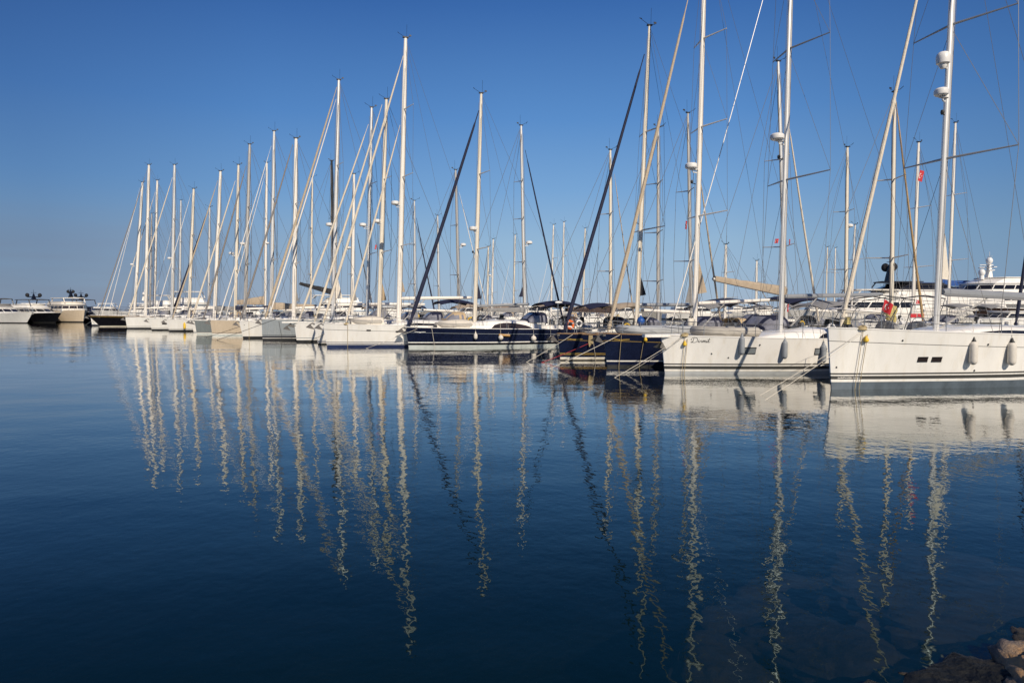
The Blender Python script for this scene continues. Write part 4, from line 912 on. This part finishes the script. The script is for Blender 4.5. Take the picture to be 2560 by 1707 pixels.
# ------------------------------------------------------------------ motor yachts
def motor(label, o, th, L, B, f0, f1, bands, tiers, rake=2.2, domes=(), hard=None, group='motor yachts in the background', rail=True, full=.25, domemat='canvas_black', archmat='gel_white', foredeck='deck'):
    t = thing('motor_yacht', label, 'motor yacht', (o[0], o[1], 0), th, group)
    h = Hull(L, B, f0, f1, rake, full, 2.3); h.build(t, bands, foredeck)
    for x0, x1, w, z0, hh, rf, rb, m_, wm in tiers:
        m = MB(); k = .9; N = 5
        def ring(x, z, ww, nose): return [(x + nose, -ww * .45, z), (x + nose * .35, -ww / 2, z), (x, -ww / 2, z)]
        lo = [(x0, 0, z0), (x0 + .25 * w * .3, -w * .3, z0), (x0 + w * .28, -w / 2, z0), (x1, -w / 2, z0), (x1, w / 2, z0), (x0 + w * .28, w / 2, z0), (x0 + .25 * w * .3, w * .3, z0)]
        hi = [((q[0] - x1) * ((x1 - rb - x0 - rf) / (x1 - x0)) + x1 - rb, q[1] * k, z0 + hh) for q in lo]
        md = lambda f: [mix(a, b_, f) for a, b_ in zip(lo, hi)]
        m.rings([lo, md(.5), hi], smooth=False)
        m.rings([[(q[0] + (.1 if q[0] > x1 - 2 else -.25), q[1] * 1.06, z0 + hh) for q in hi], [(q[0] + (.1 if q[0] > x1 - 2 else -.18), q[1] * 1.05, z0 + hh + .12) for q in hi]], smooth=False)
        s_ = m.build('superstructure', m_, t)
        if wm:
            a, b_ = md(.38), md(.82); c = ((x0 + x1) / 2, 0)
            ex = lambda q: (q[0] - .02 if q[0] < c[0] else q[0], q[1] * 1.012, q[2])
            for i in range(len(a)):
                j = (i + 1) % len(a)
                if i == 3: continue
                n = max(1, int((Vector(a[i]) - Vector(a[j])).length / 1.8))
                for q in range(n):
                    u0, u1 = (q + .05) / n, (q + .95) / n; wn_ = MB()
                    wn_.quad(*[ex(mix(r1, r2, u)) for r1, r2, u in ((a[i], a[j], u0), (a[i], a[j], u1), (b_[i], b_[j], u1), (b_[i], b_[j], u0))]); wn_.build('window', wm, s_)
    if hard:
        x0, x1, w, z, zb, m_ = hard
        m = MB(); m.rings([[(x, -w / 2 * q, z), (x, -w / 2 * q, z + .12), (x, 0, z + .2), (x, w / 2 * q, z + .12), (x, w / 2 * q, z)] for x, q in ((x0, .75), (x0 + .5, .95), (x1, 1))], smooth=False)
        ht = m.build('hardtop', m_, t)
        for x in (x0 + .5, x1 - .4):
            for sg in (-1, 1): p = MB(); p.tube([(x + .5 * (1 if x > (x0 + x1) / 2 else -1), sg * w * .44, zb), (x, sg * w * .44, z)], .09, 6); p.build('hardtop_post', m_, t)
    if domes:
        x, z0, z1, dy, r = domes
        m = MB(); m.rings([[(x - .35 * q, -.3 * q, z), (x + .35 * q, -.3 * q, z), (x + .35 * q, .3 * q, z), (x - .35 * q, .3 * q, z)] for z, q in ((z0, 1.2), (lerp(z0, z1, .6), .7), (z1 + .3, .25))], smooth=False)
        m.tube([(x, -dy, z1 - r), (x, dy, z1 - r)], .09, 6); m.tube([(x, 0, z1), (x, 0, z1 + r * 3)], .03, 5); m.tube([(x, -.5, z1 + r * 1.4), (x, .5, z1 + r * 1.4)], .04, 5)
        ma = m.build('radar_mast', archmat, t)
        for sg in ((-1, 1) if dy else (0,)):
            d = MB(); d.ball((x, sg * dy, z1), r, 12, 1.15); d.build('satellite_dome', domemat, ma)
    if rail:
        m = MB(); T = [0, .05, .12, .2, .3, .45, .6, .75]
        for sg in (-1, 1):
            pts = [(h.xs(h.zs(q)) + q * L, sg * (h.hb(q, h.zs(q)) - .12), h.zs(q)) for q in T]
            for hh in (.45, .85): m.tube([(p[0], p[1], p[2] + hh) for p in pts], .02, 4)
            for p in pts: m.tube([p, (p[0], p[1], p[2] + .85)], .02, 4)
        m.build('guard_rail', 'steel', t)
    return t
def wb(z, c, top): return [(z, c), (('s', 0), top)]
def mo(px, Y): return at(px, 790, Y)
GB = 'gel_black'
# group at the left edge: seen bow on, across the basin
motor('white motor yacht cut off by the left edge of the photo', mo(66, 130), R(152), 19, 5.4, 2.1, 1.7, wb(.15, 'boot_dark', 'gel_white'),
      [(4, 15, 4.4, 1.7, 1.2, 2.2, .6, 'gel_white', 'glass'), (7, 15, 3.6, 3.0, .6, 1.2, .3, 'canvas_grey', None)], hard=(7.5, 12.5, 3.4, 4.6, 3.6, 'stripe_grey'))
motor('motor yacht with a black hull, white deckhouse and two black domes', mo(138, 134.5), R(150), 19, 5.4, 2.0, 1.7, wb(.15, 'boot_dark', GB),
      [(2.6, 15, 4.6, 1.7, 1.2, 2.6, .6, 'gel_white', 'glass'), (5, 15, 3.8, 3.0, .6, 1.6, .3, 'gel_white', None)], hard=(5.5, 11, 4.2, 4.5, 3.6, 'stripe_dark'), domes=(8, 4.6, 5.5, 1.15, .36), archmat='gel_black')
motor('beige hulled motor yacht with a flat topped wheelhouse', mo(207, 139), R(146), 14, 5.4, 2.5, 2.3, wb(.2, 'boot_dark', 'gel_beige'),
      [(2.2, 11, 4.8, 2.3, 1.3, .2, .3, 'gel_cream', 'glass_brown'), (2.8, 10.5, 4.6, 3.7, .4, .4, .3, 'gel_cream', None)], hard=(3.2, 9, 4.4, 4.9, 4.0, 'gel_cream'), domes=(5, 5.0, 6.3, .5, .28), archmat='gel_black', rake=.8, full=.5)
motor('dark navy motor yacht behind the beige one, low black hardtop', mo(246, 145), R(146), 19, 5.4, 2.2, 1.8, wb(.15, 'boot_dark', 'gel_navy'),
      [(4, 15, 4.5, 1.8, 1.3, 2.0, .5, 'gel_navy', 'glass'), (7.5, 15, 3.7, 3.1, .7, 1.0, .3, 'gel_navy', None)], hard=(5, 11.5, 4.2, 4.6, 3.7, 'stripe_dark'), domes=(7.5, 4.7, 5.7, 1.1, .34), archmat='gel_black')
motor('white motor yacht with swept dark windows behind the black classic yacht', mo(262, 128), R(15), 17, 4.8, 2.4, 1.9, wb(.15, 'boot_dark', 'gel_white'),
      [(3.5, 14, 4.2, 2.1, 1.4, 2.6, .8, 'gel_white', 'glass'), (6.5, 13, 3.4, 3.6, .6, 1.2, .3, 'gel_white', None)], hard=(7, 11.5, 3.6, 5.2, 4.2, 'gel_cream'), domes=(6.8, 4.3, 5.6, .5, .25), domemat='dome_white')
motor('white flybridge motor yacht between the masts at the left end', mo(350, 140), R(15), 16, 4.8, 2.7, 2.2, wb(.15, 'boot_dark', 'gel_white'),
      [(3, 13.5, 4.3, 2.5, 1.5, 2.4, .6, 'gel_white', 'window_pale'), (5, 12.5, 3.7, 4.1, .8, 1.0, .3, 'gel_white', None)], hard=(6, 12, 4.0, 6.2, 4.9, 'gel_white'))
motor('white flybridge motor yacht with a flat top behind the silver yacht', mo(735, 128), R(12), 15, 4.8, 2.6, 2.1, wb(.15, 'boot_dark', 'gel_white'),
      [(3, 13, 4.3, 2.4, 1.5, 2.2, .6, 'gel_white', 'glass'), (5, 12, 3.7, 4.0, .7, 1.0, .3, 'gel_white', None)], hard=(3.5, 10.5, 4.0, 5.2, 4.7, 'gel_white'))
motor('white motor yacht low behind the cabin of the long navy yacht', mo(1205, 138), R(12), 15, 4.6, 2.2, 1.8, wb(.15, 'boot_dark', 'gel_white'),
      [(3.5, 12.5, 4.1, 1.9, 1.3, 2.4, .6, 'gel_white', 'glass')])
motor('white motor yacht behind the bow of the gold striped navy yacht', mo(1428, 136), R(192), 14, 4.5, 2.2, 1.8, wb(.15, 'boot_dark', 'gel_white'),
      [(3.5, 11.5, 4.0, 1.9, 1.3, 2.2, .6, 'gel_white', 'glass')])
motor('white motor yacht behind the silver mast, long side deck and rails', mo(2010, 84), R(10), 17, 5, 2.6, 2.2, wb(.15, 'boot_dark', 'gel_white'),
      [(3, 14, 4.4, 2.3, 1.5, 2.2, .6, 'gel_white', 'glass'), (5, 13, 3.8, 3.9, .5, 1.0, .3, 'gel_white', None)], hard=(6, 11.5, 3.8, 5.0, 4.4, 'gel_cream'))
# big yachts and boatyard on the right
motor('large white yacht with a black mast carrying two black domes', mo(2142, 88), R(8), 26, 6.4, 3.0, 2.8, wb(.2, 'boot_dark', 'gel_white'),
      [(1.6, 19, 5.6, 2.8, 2.2, 1.0, .5, 'gel_white', None), (2.2, 13, 5.0, 5.0, .9, 2.8, 2.4, 'stripe_dark', 'glass')], domes=(4.4, 6.2, 8.1, .75, .48), archmat='gel_black', rake=1.6, hard=(3.4, 7.6, 4.4, 6.1, 5.5, 'stripe_dark'))
motor('tall white superyacht with white domes at the right edge', mo(2385, 112), R(5), 44, 9, 4.0, 3.7, wb(.2, 'boot_dark', 'gel_white'),
      [(2, 40, 8, 3.5, 1.6, 1.5, 1.0, 'gel_white', 'glass'), (1.0, 34, 7.6, 5.3, 1.5, 1.2, .8, 'gel_white', 'glass'), (2.2, 30, 7.0, 6.9, .8, 2.4, 1.0, 'gel_white', None)], rake=2, domes=(5.9, 7.8, 10.6, 0, .5), domemat='dome_white')
motor('brown hulled motor vessel with its bow over a white hull', mo(2466, 76), R(6), 24, 6, 2.9, 2.3, wb(.9, 'gel_white', 'gel_brown'),
      [(7, 20, 5, 2.7, 1.8, .6, .4, 'gel_white', 'glass')], rake=2.0)
motor('plump white motorboat hull in front of the brown vessel', mo(2392, 66), R(8), 9, 3.4, 1.9, 1.5, wb(.35, 'boot_dark', 'gel_white'),
      [(3, 7.5, 2.8, 1.6, .8, 1.2, .4, 'gel_white', 'glass')], rake=.7, full=.4)
S2 = [o for o in COL.objects if o.get('label', '').startswith('tall white superyacht')][0]
m = MB(); m.ball((3.8, -1.0, 8.6), .5, 12, 1.2); m.lathe((3.8, -1.0, 7.9), [(.4, -.4), (.3, .4)], 10); m.build('satellite_dome', 'dome_white', S2)
for zz, ww in ((9.0, 2.6), (9.5, 3.4), (9.9, 1.8)):
    m = MB(); m.box((5.6, 0, zz), (.5, ww, .12)); m.tube([(4.2, 0, zz), (6.6, 0, zz)], .06, 5); m.build('radar_arm', 'dome_white', S2)
# a far line of small motor boats along the quay, too small and blurred to tell apart
first = None
for k, px in enumerate((14, 84, 160, 285, 330, 405, 470, 560, 1040, 1120, 1330, 1500, 1570, 1690, 1760, 1840, 1905, 1985)):
    Y = 168 + (k % 3) * 6
    if first is None:
        first = motor('small distant white motor boat, low and blurred along the far quay', mo(px, Y), R(12), 11, 3.8, 1.9, 1.5, [(.3, 'boot_dark'), (('s', 0), 'gel_white')],
            [(2.5, 9, 3.3, 1.6, 1.5, 1.4, .4, 'gel_white', 'glass')], rake=1.2, group='small distant motor boats along the far quay', hard=(3.8, 7.5, 2.8, 4.0, 3.2, 'gel_white'))
        continue
    r = first.copy(); COL.objects.link(r); P = mo(px, Y); r.location = (P.x, P.y, 0); r.rotation_euler = (0, 0, R(12 if k % 2 else 190))
    for ch in list(first.children):
        c = ch.copy(); COL.objects.link(c); c.parent = r
        for g in ch.children: d = g.copy(); COL.objects.link(d); d.parent = c
# blue travel lift of the boatyard
p = at(2357, 716, 120); t = thing('travel_lift', 'blue boatyard travel lift rising behind the silver mast', 'boat lift', (p.x, p.y, 0), R(4))
for sg in (-1, 1):
    for y in (-4, 4):
        m = MB(); m.box((sg * 2.6, y, 3.5), (.6, .6, 6.4)); m.build('leg', 'blue', t)
        m = MB(); m.lathe((sg * 2.6, y, .5), [(.2, -.2), (.5, -.2), (.5, .2), (.2, .2)], 12); m.build('wheel', 'black_trim', t)
m = MB()
for y in (-4, 4): m.box((0, y, 7.05), (6.6, .7, .9))
m.build('top_beam', 'blue', t)
m = MB()
for sg in (-1, 1): m.box((sg * 2.6, 0, 6.35), (.5, 8.6, .5))
m.build('side_beam', 'blue', t)
m = MB(); m.box((-2.9, -4.1, 7.1), (1.0, .9, 1.7)); m.build('winch_house', 'blue', t)

# ------------------------------------------------------------------ pontoon, far quay, boathouse, bollard-like clutter
def strip(name, a, b_, w, z0, z1, m_, label=None, cat=None):
    a, b_ = Vector(a), Vector(b_); d = (b_ - a).normalized(); n = Vector((-d.y, d.x, 0)) * w / 2; m = MB()
    m.rings([[p - n + Vector((0, 0, z0)), p + n + Vector((0, 0, z0)), p + n + Vector((0, 0, z1)), p - n + Vector((0, 0, z1))] for p in [a.lerp(b_, k / 12) for k in range(13)]], smooth=False)
    o = m.build(name, m_); 
    return tag(o, label, cat) if label else struct(o)
strip('pontoon', (27, 30.5, 0), (-47, 105, 0), 2.0, -.3, .55, 'concrete', 'grey floating pontoon between the two rows of yachts', 'pontoon')
strip('quay', (-400, 230, 0), (300, 215, 0), 12, -1, 1.9, 'concrete')
strip('boatyard_ground', (44, 134, 0), (240, 128, 0), 60, -1, .9, 'concrete')
t = thing('boathouse', 'low beige building with a ribbed roof behind the long navy yacht', 'building', at(1256, 790, 160) * Vector((1, 1, 0)), R(3)) if False else None
p = at(1256, 780, 160); t = thing('boathouse', 'low beige building with a ribbed roof behind the long navy yacht', 'building', (p.x, p.y, 0), R(3))
m = MB(); m.box((0, 0, 1.2), (11, 6, 3.0)); m.build('wall', 'canvas_white', t)
m = MB(); m.rings([[(x, -3.3, 2.6), (x, 0, 3.6), (x, 3.3, 2.6), (x, 0, 2.9)] for x in [-5.8 + k * 11.6 / 8 for k in range(9)]], smooth=False); m.build('roof', 'roof_tile', t)
for k in range(5): m = MB(); m.box((-4.2 + 2.1 * k, -3.03, 1.6), (.9, .06, .9)); m.build('window', 'glass', t)

# ------------------------------------------------------------------ water, sea bed and the rocks at the near shore
import mathutils.noise as mn
S0, SD = Vector((2.74, 4.88)), Vector((.905, .425))            # shoreline: a point and its direction
SN = Vector((SD.y, -SD.x))                                      # towards the land (right and near)
def bed(x, y):
    d = (Vector((x, y)) - S0).dot(SN)
    z = d * .10 + .0 if d > 0 else d * .55 - .06
    z = max(z, -2.6 - .02 * min(60, -d)) if d < 0 else min(z, 1.3)
    return z + .14 * mn.noise((x * .9, y * .9, 3)) + .07 * mn.noise((x * 3.1, y * 3.1, 1))
m = MB()
xs = [-4000, -900, -300, -120, -60, -35] + [-24 + k * 1.0 for k in range(20)] + [-4 + k * .35 for k in range(15)] + [1.25 + k * .12 for k in range(46)] + [6.8 + k * .5 for k in range(12)] + [13 + k * 1.5 for k in range(10)] + [30, 45, 70, 130, 300, 900, 4000]
ys = [-300, -60, -30, -15] + [-8 + k * .5 for k in range(16)] + [0 + k * .3 for k in range(12)] + [3.6 + k * .12 for k in range(40)] + [8.4 + k * .4 for k in range(12)] + [13.4 + k for k in range(14)] + [30, 36, 45, 60, 90, 150, 400, 1200, 5000]
nx = len(xs)
for y in ys:
    for x in xs: m.v.append((x, y, bed(x, y)))
for j in range(len(ys) - 1):
    for i in range(nx - 1): a = j * nx + i; m.face((a, a + 1, a + nx + 1, a + nx), True)
def rock_mat():
    mt = bpy.data.materials.new('rock'); mt.use_nodes = True; nt = mt.node_tree; N, Lk = nt.nodes, nt.links; b = N['Principled BSDF']
    b.inputs['Roughness'].default_value = .75
    g = N.new('ShaderNodeNewGeometry'); n1 = N.new('ShaderNodeTexNoise'); n1.inputs['Scale'].default_value = 2.4; n1.inputs['Detail'].default_value = 8; n1.inputs['Roughness'].default_value = .65
    n2 = N.new('ShaderNodeTexNoise'); n2.inputs['Scale'].default_value = 14; n2.inputs['Detail'].default_value = 8; n2.inputs['Roughness'].default_value = .7
    Lk.new(g.outputs['Position'], n1.inputs['Vector']); Lk.new(g.outputs['Position'], n2.inputs['Vector'])
    r = N.new('ShaderNodeValToRGB'); e = r.color_ramp.elements; e[0].position = .36; e[0].color = (.12, .095, .085, 1); e[1].position = .62; e[1].color = (.48, .27, .11, 1)
    q = e.new(.5); q.color = (.27, .20, .14, 1); Lk.new(n1.outputs[0], r.inputs[0])
    # wet, weed darkened band near and below the water line
    sp = N.new('ShaderNodeSeparateXYZ'); Lk.new(g.outputs['Position'], sp.inputs[0]); ad = N.new('ShaderNodeMath'); ad.operation = 'MULTIPLY_ADD'; ad.inputs[1].default_value = .18; Lk.new(n2.outputs[0], ad.inputs[0]); Lk.new(sp.outputs[2], ad.inputs[2])
    mr = N.new('ShaderNodeMapRange'); mr.inputs[1].default_value = .13; mr.inputs[2].default_value = .19; Lk.new(ad.outputs[0], mr.inputs[0])
    mx = N.new('ShaderNodeMix'); mx.data_type = 'RGBA'; Lk.new(mr.outputs[0], mx.inputs[0]); mx.inputs[6].default_value = (.020, .017, .013, 1); Lk.new(r.outputs[0], mx.inputs[7])
    # under water: silt covered stone
    m2 = N.new('ShaderNodeMapRange'); m2.inputs[1].default_value = -.12; m2.inputs[2].default_value = .02; Lk.new(sp.outputs[2], m2.inputs[0])
    mz = N.new('ShaderNodeMix'); mz.data_type = 'RGBA'; Lk.new(m2.outputs[0], mz.inputs[0]); mz.inputs[6].default_value = (.20, .13, .085, 1); Lk.new(mx.outputs[2], mz.inputs[7]); Lk.new(mz.outputs[2], b.inputs['Base Color'])
    bp = N.new('ShaderNodeBump'); bp.inputs['Strength'].default_value = .7; bp.inputs['Distance'].default_value = .06; Lk.new(n2.outputs[0], bp.inputs['Height']); Lk.new(bp.outputs[0], b.inputs['Normal'])
    M['rock'] = mt
def bed_mat():
    mt = bpy.data.materials.new('sea_bed'); mt.use_nodes = True; nt = mt.node_tree; N, Lk = nt.nodes, nt.links; b = N['Principled BSDF']; b.inputs['Roughness'].default_value = .9; b.inputs['Specular IOR Level'].default_value = .1
    g = N.new('ShaderNodeNewGeometry'); n1 = N.new('ShaderNodeTexNoise'); n1.inputs['Scale'].default_value = .8; n1.inputs['Detail'].default_value = 7; Lk.new(g.outputs['Position'], n1.inputs['Vector'])
    r = N.new('ShaderNodeValToRGB'); e = r.color_ramp.elements; e[0].position = .35; e[0].color = (.012, .014, .016, 1); e[1].position = .7; e[1].color = (.040, .034, .028, 1); Lk.new(n1.outputs[0], r.inputs[0])
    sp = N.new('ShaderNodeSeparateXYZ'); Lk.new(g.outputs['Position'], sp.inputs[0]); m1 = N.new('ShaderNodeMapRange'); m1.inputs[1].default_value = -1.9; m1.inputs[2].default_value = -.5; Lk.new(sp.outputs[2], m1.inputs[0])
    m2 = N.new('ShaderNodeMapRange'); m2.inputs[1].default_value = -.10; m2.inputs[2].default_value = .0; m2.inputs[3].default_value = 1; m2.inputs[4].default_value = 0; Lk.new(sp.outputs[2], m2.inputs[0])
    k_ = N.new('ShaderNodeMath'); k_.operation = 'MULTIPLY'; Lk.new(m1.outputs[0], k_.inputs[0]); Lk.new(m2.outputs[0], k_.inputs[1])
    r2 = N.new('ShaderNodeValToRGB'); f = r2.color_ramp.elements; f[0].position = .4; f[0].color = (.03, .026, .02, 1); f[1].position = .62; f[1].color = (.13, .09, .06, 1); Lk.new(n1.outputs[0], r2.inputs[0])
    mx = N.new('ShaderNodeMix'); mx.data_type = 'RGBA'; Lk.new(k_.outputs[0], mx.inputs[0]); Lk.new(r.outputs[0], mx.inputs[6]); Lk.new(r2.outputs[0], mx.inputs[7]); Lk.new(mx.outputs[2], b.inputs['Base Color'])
    n9 = N.new('ShaderNodeTexNoise'); n9.inputs['Scale'].default_value = 9; n9.inputs['Detail'].default_value = 8; Lk.new(g.outputs['Position'], n9.inputs['Vector']); b9 = N.new('ShaderNodeBump'); b9.inputs['Strength'].default_value = .9; b9.inputs['Distance'].default_value = .12; Lk.new(n9.outputs[0], b9.inputs['Height']); Lk.new(b9.outputs[0], b.inputs['Normal']); b.inputs['Roughness'].default_value = .55
    M['sea_bed'] = mt
rock_mat(); bed_mat()
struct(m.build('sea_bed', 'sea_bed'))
def boulder(x, y, z, r, sq, seed, label):
    m = MB(); n, k2 = 44, 70; rs = []
    for a in range(n + 1):
        th = math.pi * a / n; ring = []
        for k in range(k2):
            ph = 2 * math.pi * k / k2; d = Vector((math.sin(th) * math.cos(ph), math.sin(th) * math.sin(ph), -math.cos(th)))
            c = mn.cell(d * 1.5 + Vector((seed, seed, seed))); 
            s_ = 1 + .26 * mn.noise(d * 1.2 + Vector((seed * 3.1, 0, 0))) + .20 * abs(mn.noise(d * 2.6 + Vector((0, seed, 0)))) + .10 * mn.noise(d * 6 + Vector((seed, 0, 2))) + .04 * mn.noise(d * 15 + Vector((seed, 4, 2)))
            q = d * r * s_; e = 4.0; q = Vector((math.copysign(abs(d.x) ** .8, d.x), math.copysign(abs(d.y) ** .8, d.y), math.copysign(abs(d.z) ** .7, d.z))) * r * s_
            ring.append((q.x * sq[0], q.y * sq[1], q.z * sq[2]))
        rs.append(ring)
    m.rings(rs); o = m.build('rock', 'rock', None, 50); o.location = (x, y, z); o.rotation_euler = (.15 * math.sin(seed * 5), .12 * math.cos(seed * 3), seed)
    return tag(o, label, 'rock', 'rocks along the near shore')
boulder(3.86, 4.42, -.11, .56, (1.3, .75, .50), 1.3, 'sunlit orange grey rock in the lower right corner')
boulder(3.10, 4.90, -.17, .22, (1.6, .7, .7), 2.7, 'dark wet rock at the water edge left of the sunlit rock')
boulder(4.12, 5.30, -.16, .26, (1.7, .6, .6), 4.2, 'dark wet rock at the right edge behind the sunlit rock')
boulder(2.9, 6.2, -.62, .5, (1.5, 1.0, .6), 5.1, 'submerged brown rock under the water near the shore, closest to the bottom edge')
boulder(4.5, 7.0, -.60, .70, (1.6, .9, .5), 6.4, 'largest submerged brown rock under the water near the right shore')
boulder(1.9, 6.0, -.80, .5, (1.4, .9, .6), 7.7, 'submerged dim rock left of the others under the water')
boulder(5.4, 8.6, -1.0, .8, (1.5, 1.1, .6), 8.8, 'submerged dim rock farthest from the shore')
boulder(3.4, 7.6, -1.1, .8, (1.5, 1.0, .6), 9.9, 'submerged brown rock seen through the reflection of the silver mast')
def water_mat():
    mt = bpy.data.materials.new('water'); mt.use_nodes = True; nt = mt.node_tree; N, Lk = nt.nodes, nt.links
    for n in list(N): N.remove(n)
    out = N.new('ShaderNodeOutputMaterial'); g = N.new('ShaderNodeNewGeometry')
    hs = []
    for sc, st, amp, det in ((.25, (1, 1.5, 1), .030, 2), (1.2, (1, 1.3, 1), .0044, 2), (3.6, (1, 1.1, 1), .0036, 2), (9.0, (1, 1, 1), .0017, 1)):
        mp = N.new('ShaderNodeMapping'); mp.inputs['Scale'].default_value = [sc * k for k in st]; mp.inputs['Rotation'].default_value = (0, 0, .35 * len(hs)); Lk.new(g.outputs['Position'], mp.inputs[0])
        n = N.new('ShaderNodeTexNoise'); n.inputs['Scale'].default_value = 1; n.inputs['Detail'].default_value = det; n.inputs['Roughness'].default_value = .4; Lk.new(mp.outputs[0], n.inputs['Vector'])
        k = N.new('ShaderNodeMath'); k.operation = 'MULTIPLY'; k.inputs[1].default_value = amp * WAVE; Lk.new(n.outputs[0], k.inputs[0]); hs.append(k)
    # wind patches: some areas calmer than others
    mp = N.new('ShaderNodeMapping'); mp.inputs['Scale'].default_value = (.035, .10, .05); Lk.new(g.outputs['Position'], mp.inputs[0])
    n = N.new('ShaderNodeTexNoise'); n.inputs['Scale'].default_value = 1; n.inputs['Detail'].default_value = 3; Lk.new(mp.outputs[0], n.inputs['Vector'])
    mr = N.new('ShaderNodeMapRange'); mr.inputs[1].default_value = .35; mr.inputs[2].default_value = .68; mr.inputs[3].default_value = .40; mr.inputs[4].default_value = 1.5; Lk.new(n.outputs[0], mr.inputs[0])
    a = N.new('ShaderNodeMath'); a.operation = 'ADD'; Lk.new(hs[1].outputs[0], a.inputs[0]); Lk.new(hs[2].outputs[0], a.inputs[1])
    a2 = N.new('ShaderNodeMath'); a2.operation = 'ADD'; Lk.new(a.outputs[0], a2.inputs[0]); Lk.new(hs[3].outputs[0], a2.inputs[1]); a = a2
    w = N.new('ShaderNodeMath'); w.operation = 'MULTIPLY'; Lk.new(a.outputs[0], w.inputs[0]); Lk.new(mr.outputs[0], w.inputs[1])
    b = N.new('ShaderNodeMath'); b.operation = 'ADD'; Lk.new(w.outputs[0], b.inputs[0]); Lk.new(hs[0].outputs[0], b.inputs[1])
    bp = N.new('ShaderNodeBump'); bp.inputs['Strength'].default_value = 1; bp.inputs['Distance'].default_value = 1; Lk.new(b.outputs[0], bp.inputs['Height'])
    fr = N.new('ShaderNodeFresnel'); fr.inputs['IOR'].default_value = 1.33; Lk.new(bp.outputs[0], fr.inputs['Normal'])
    gl = N.new('ShaderNodeBsdfGlossy'); gl.inputs['Roughness'].default_value = .015; tm = N.new('ShaderNodeMapRange'); tm.inputs[1].default_value = .06; tm.inputs[2].default_value = .40; Lk.new(fr.outputs[0], tm.inputs[0]); tc_ = N.new('ShaderNodeMix'); tc_.data_type = 'RGBA'; Lk.new(tm.outputs[0], tc_.inputs[0]); tc_.inputs[6].default_value = (.68, .92, 1, 1); tc_.inputs[7].default_value = (.97, .97, .955, 1); Lk.new(tc_.outputs[2], gl.inputs['Color']); Lk.new(bp.outputs[0], gl.inputs['Normal'])
    df = N.new('ShaderNodeBsdfDiffuse'); df.inputs['Color'].default_value = (.0003, .022, .022, 1)
    tr = N.new('ShaderNodeBsdfTransparent'); tr.inputs['Color'].default_value = (.29, .34, .35, 1)
    bd = N.new('ShaderNodeMixShader'); bd.inputs[0].default_value = .70; Lk.new(df.outputs[0], bd.inputs[1]); Lk.new(tr.outputs[0], bd.inputs[2])
    mx = N.new('ShaderNodeMixShader'); fk = N.new('ShaderNodeMath'); fk.operation = 'MULTIPLY'; fk.use_clamp = True; fk.inputs[1].default_value = 1.72; fp = N.new('ShaderNodeMath'); fp.operation = 'POWER'; fp.inputs[1].default_value = 1.27; Lk.new(fr.outputs[0], fp.inputs[0]); Lk.new(fp.outputs[0], fk.inputs[0]); bk = N.new('ShaderNodeMath'); bk.operation = 'SUBTRACT'; bk.inputs[0].default_value = 1; Lk.new(g.outputs['Backfacing'], bk.inputs[1]); fb = N.new('ShaderNodeMath'); fb.operation = 'MULTIPLY'; Lk.new(fk.outputs[0], fb.inputs[0]); Lk.new(bk.outputs[0], fb.inputs[1]); Lk.new(fb.outputs[0], mx.inputs[0]); Lk.new(bd.outputs[0], mx.inputs[1]); Lk.new(gl.outputs[0], mx.inputs[2])
    Lk.new(mx.outputs[0], out.inputs[0]); M['water'] = mt
WAVE = 1.0
water_mat()
m = MB(); m.quad((-6000, -200, 0), (6000, -200, 0), (6000, 9000, 0), (-6000, 9000, 0))
struct(m.build('water', 'water'))
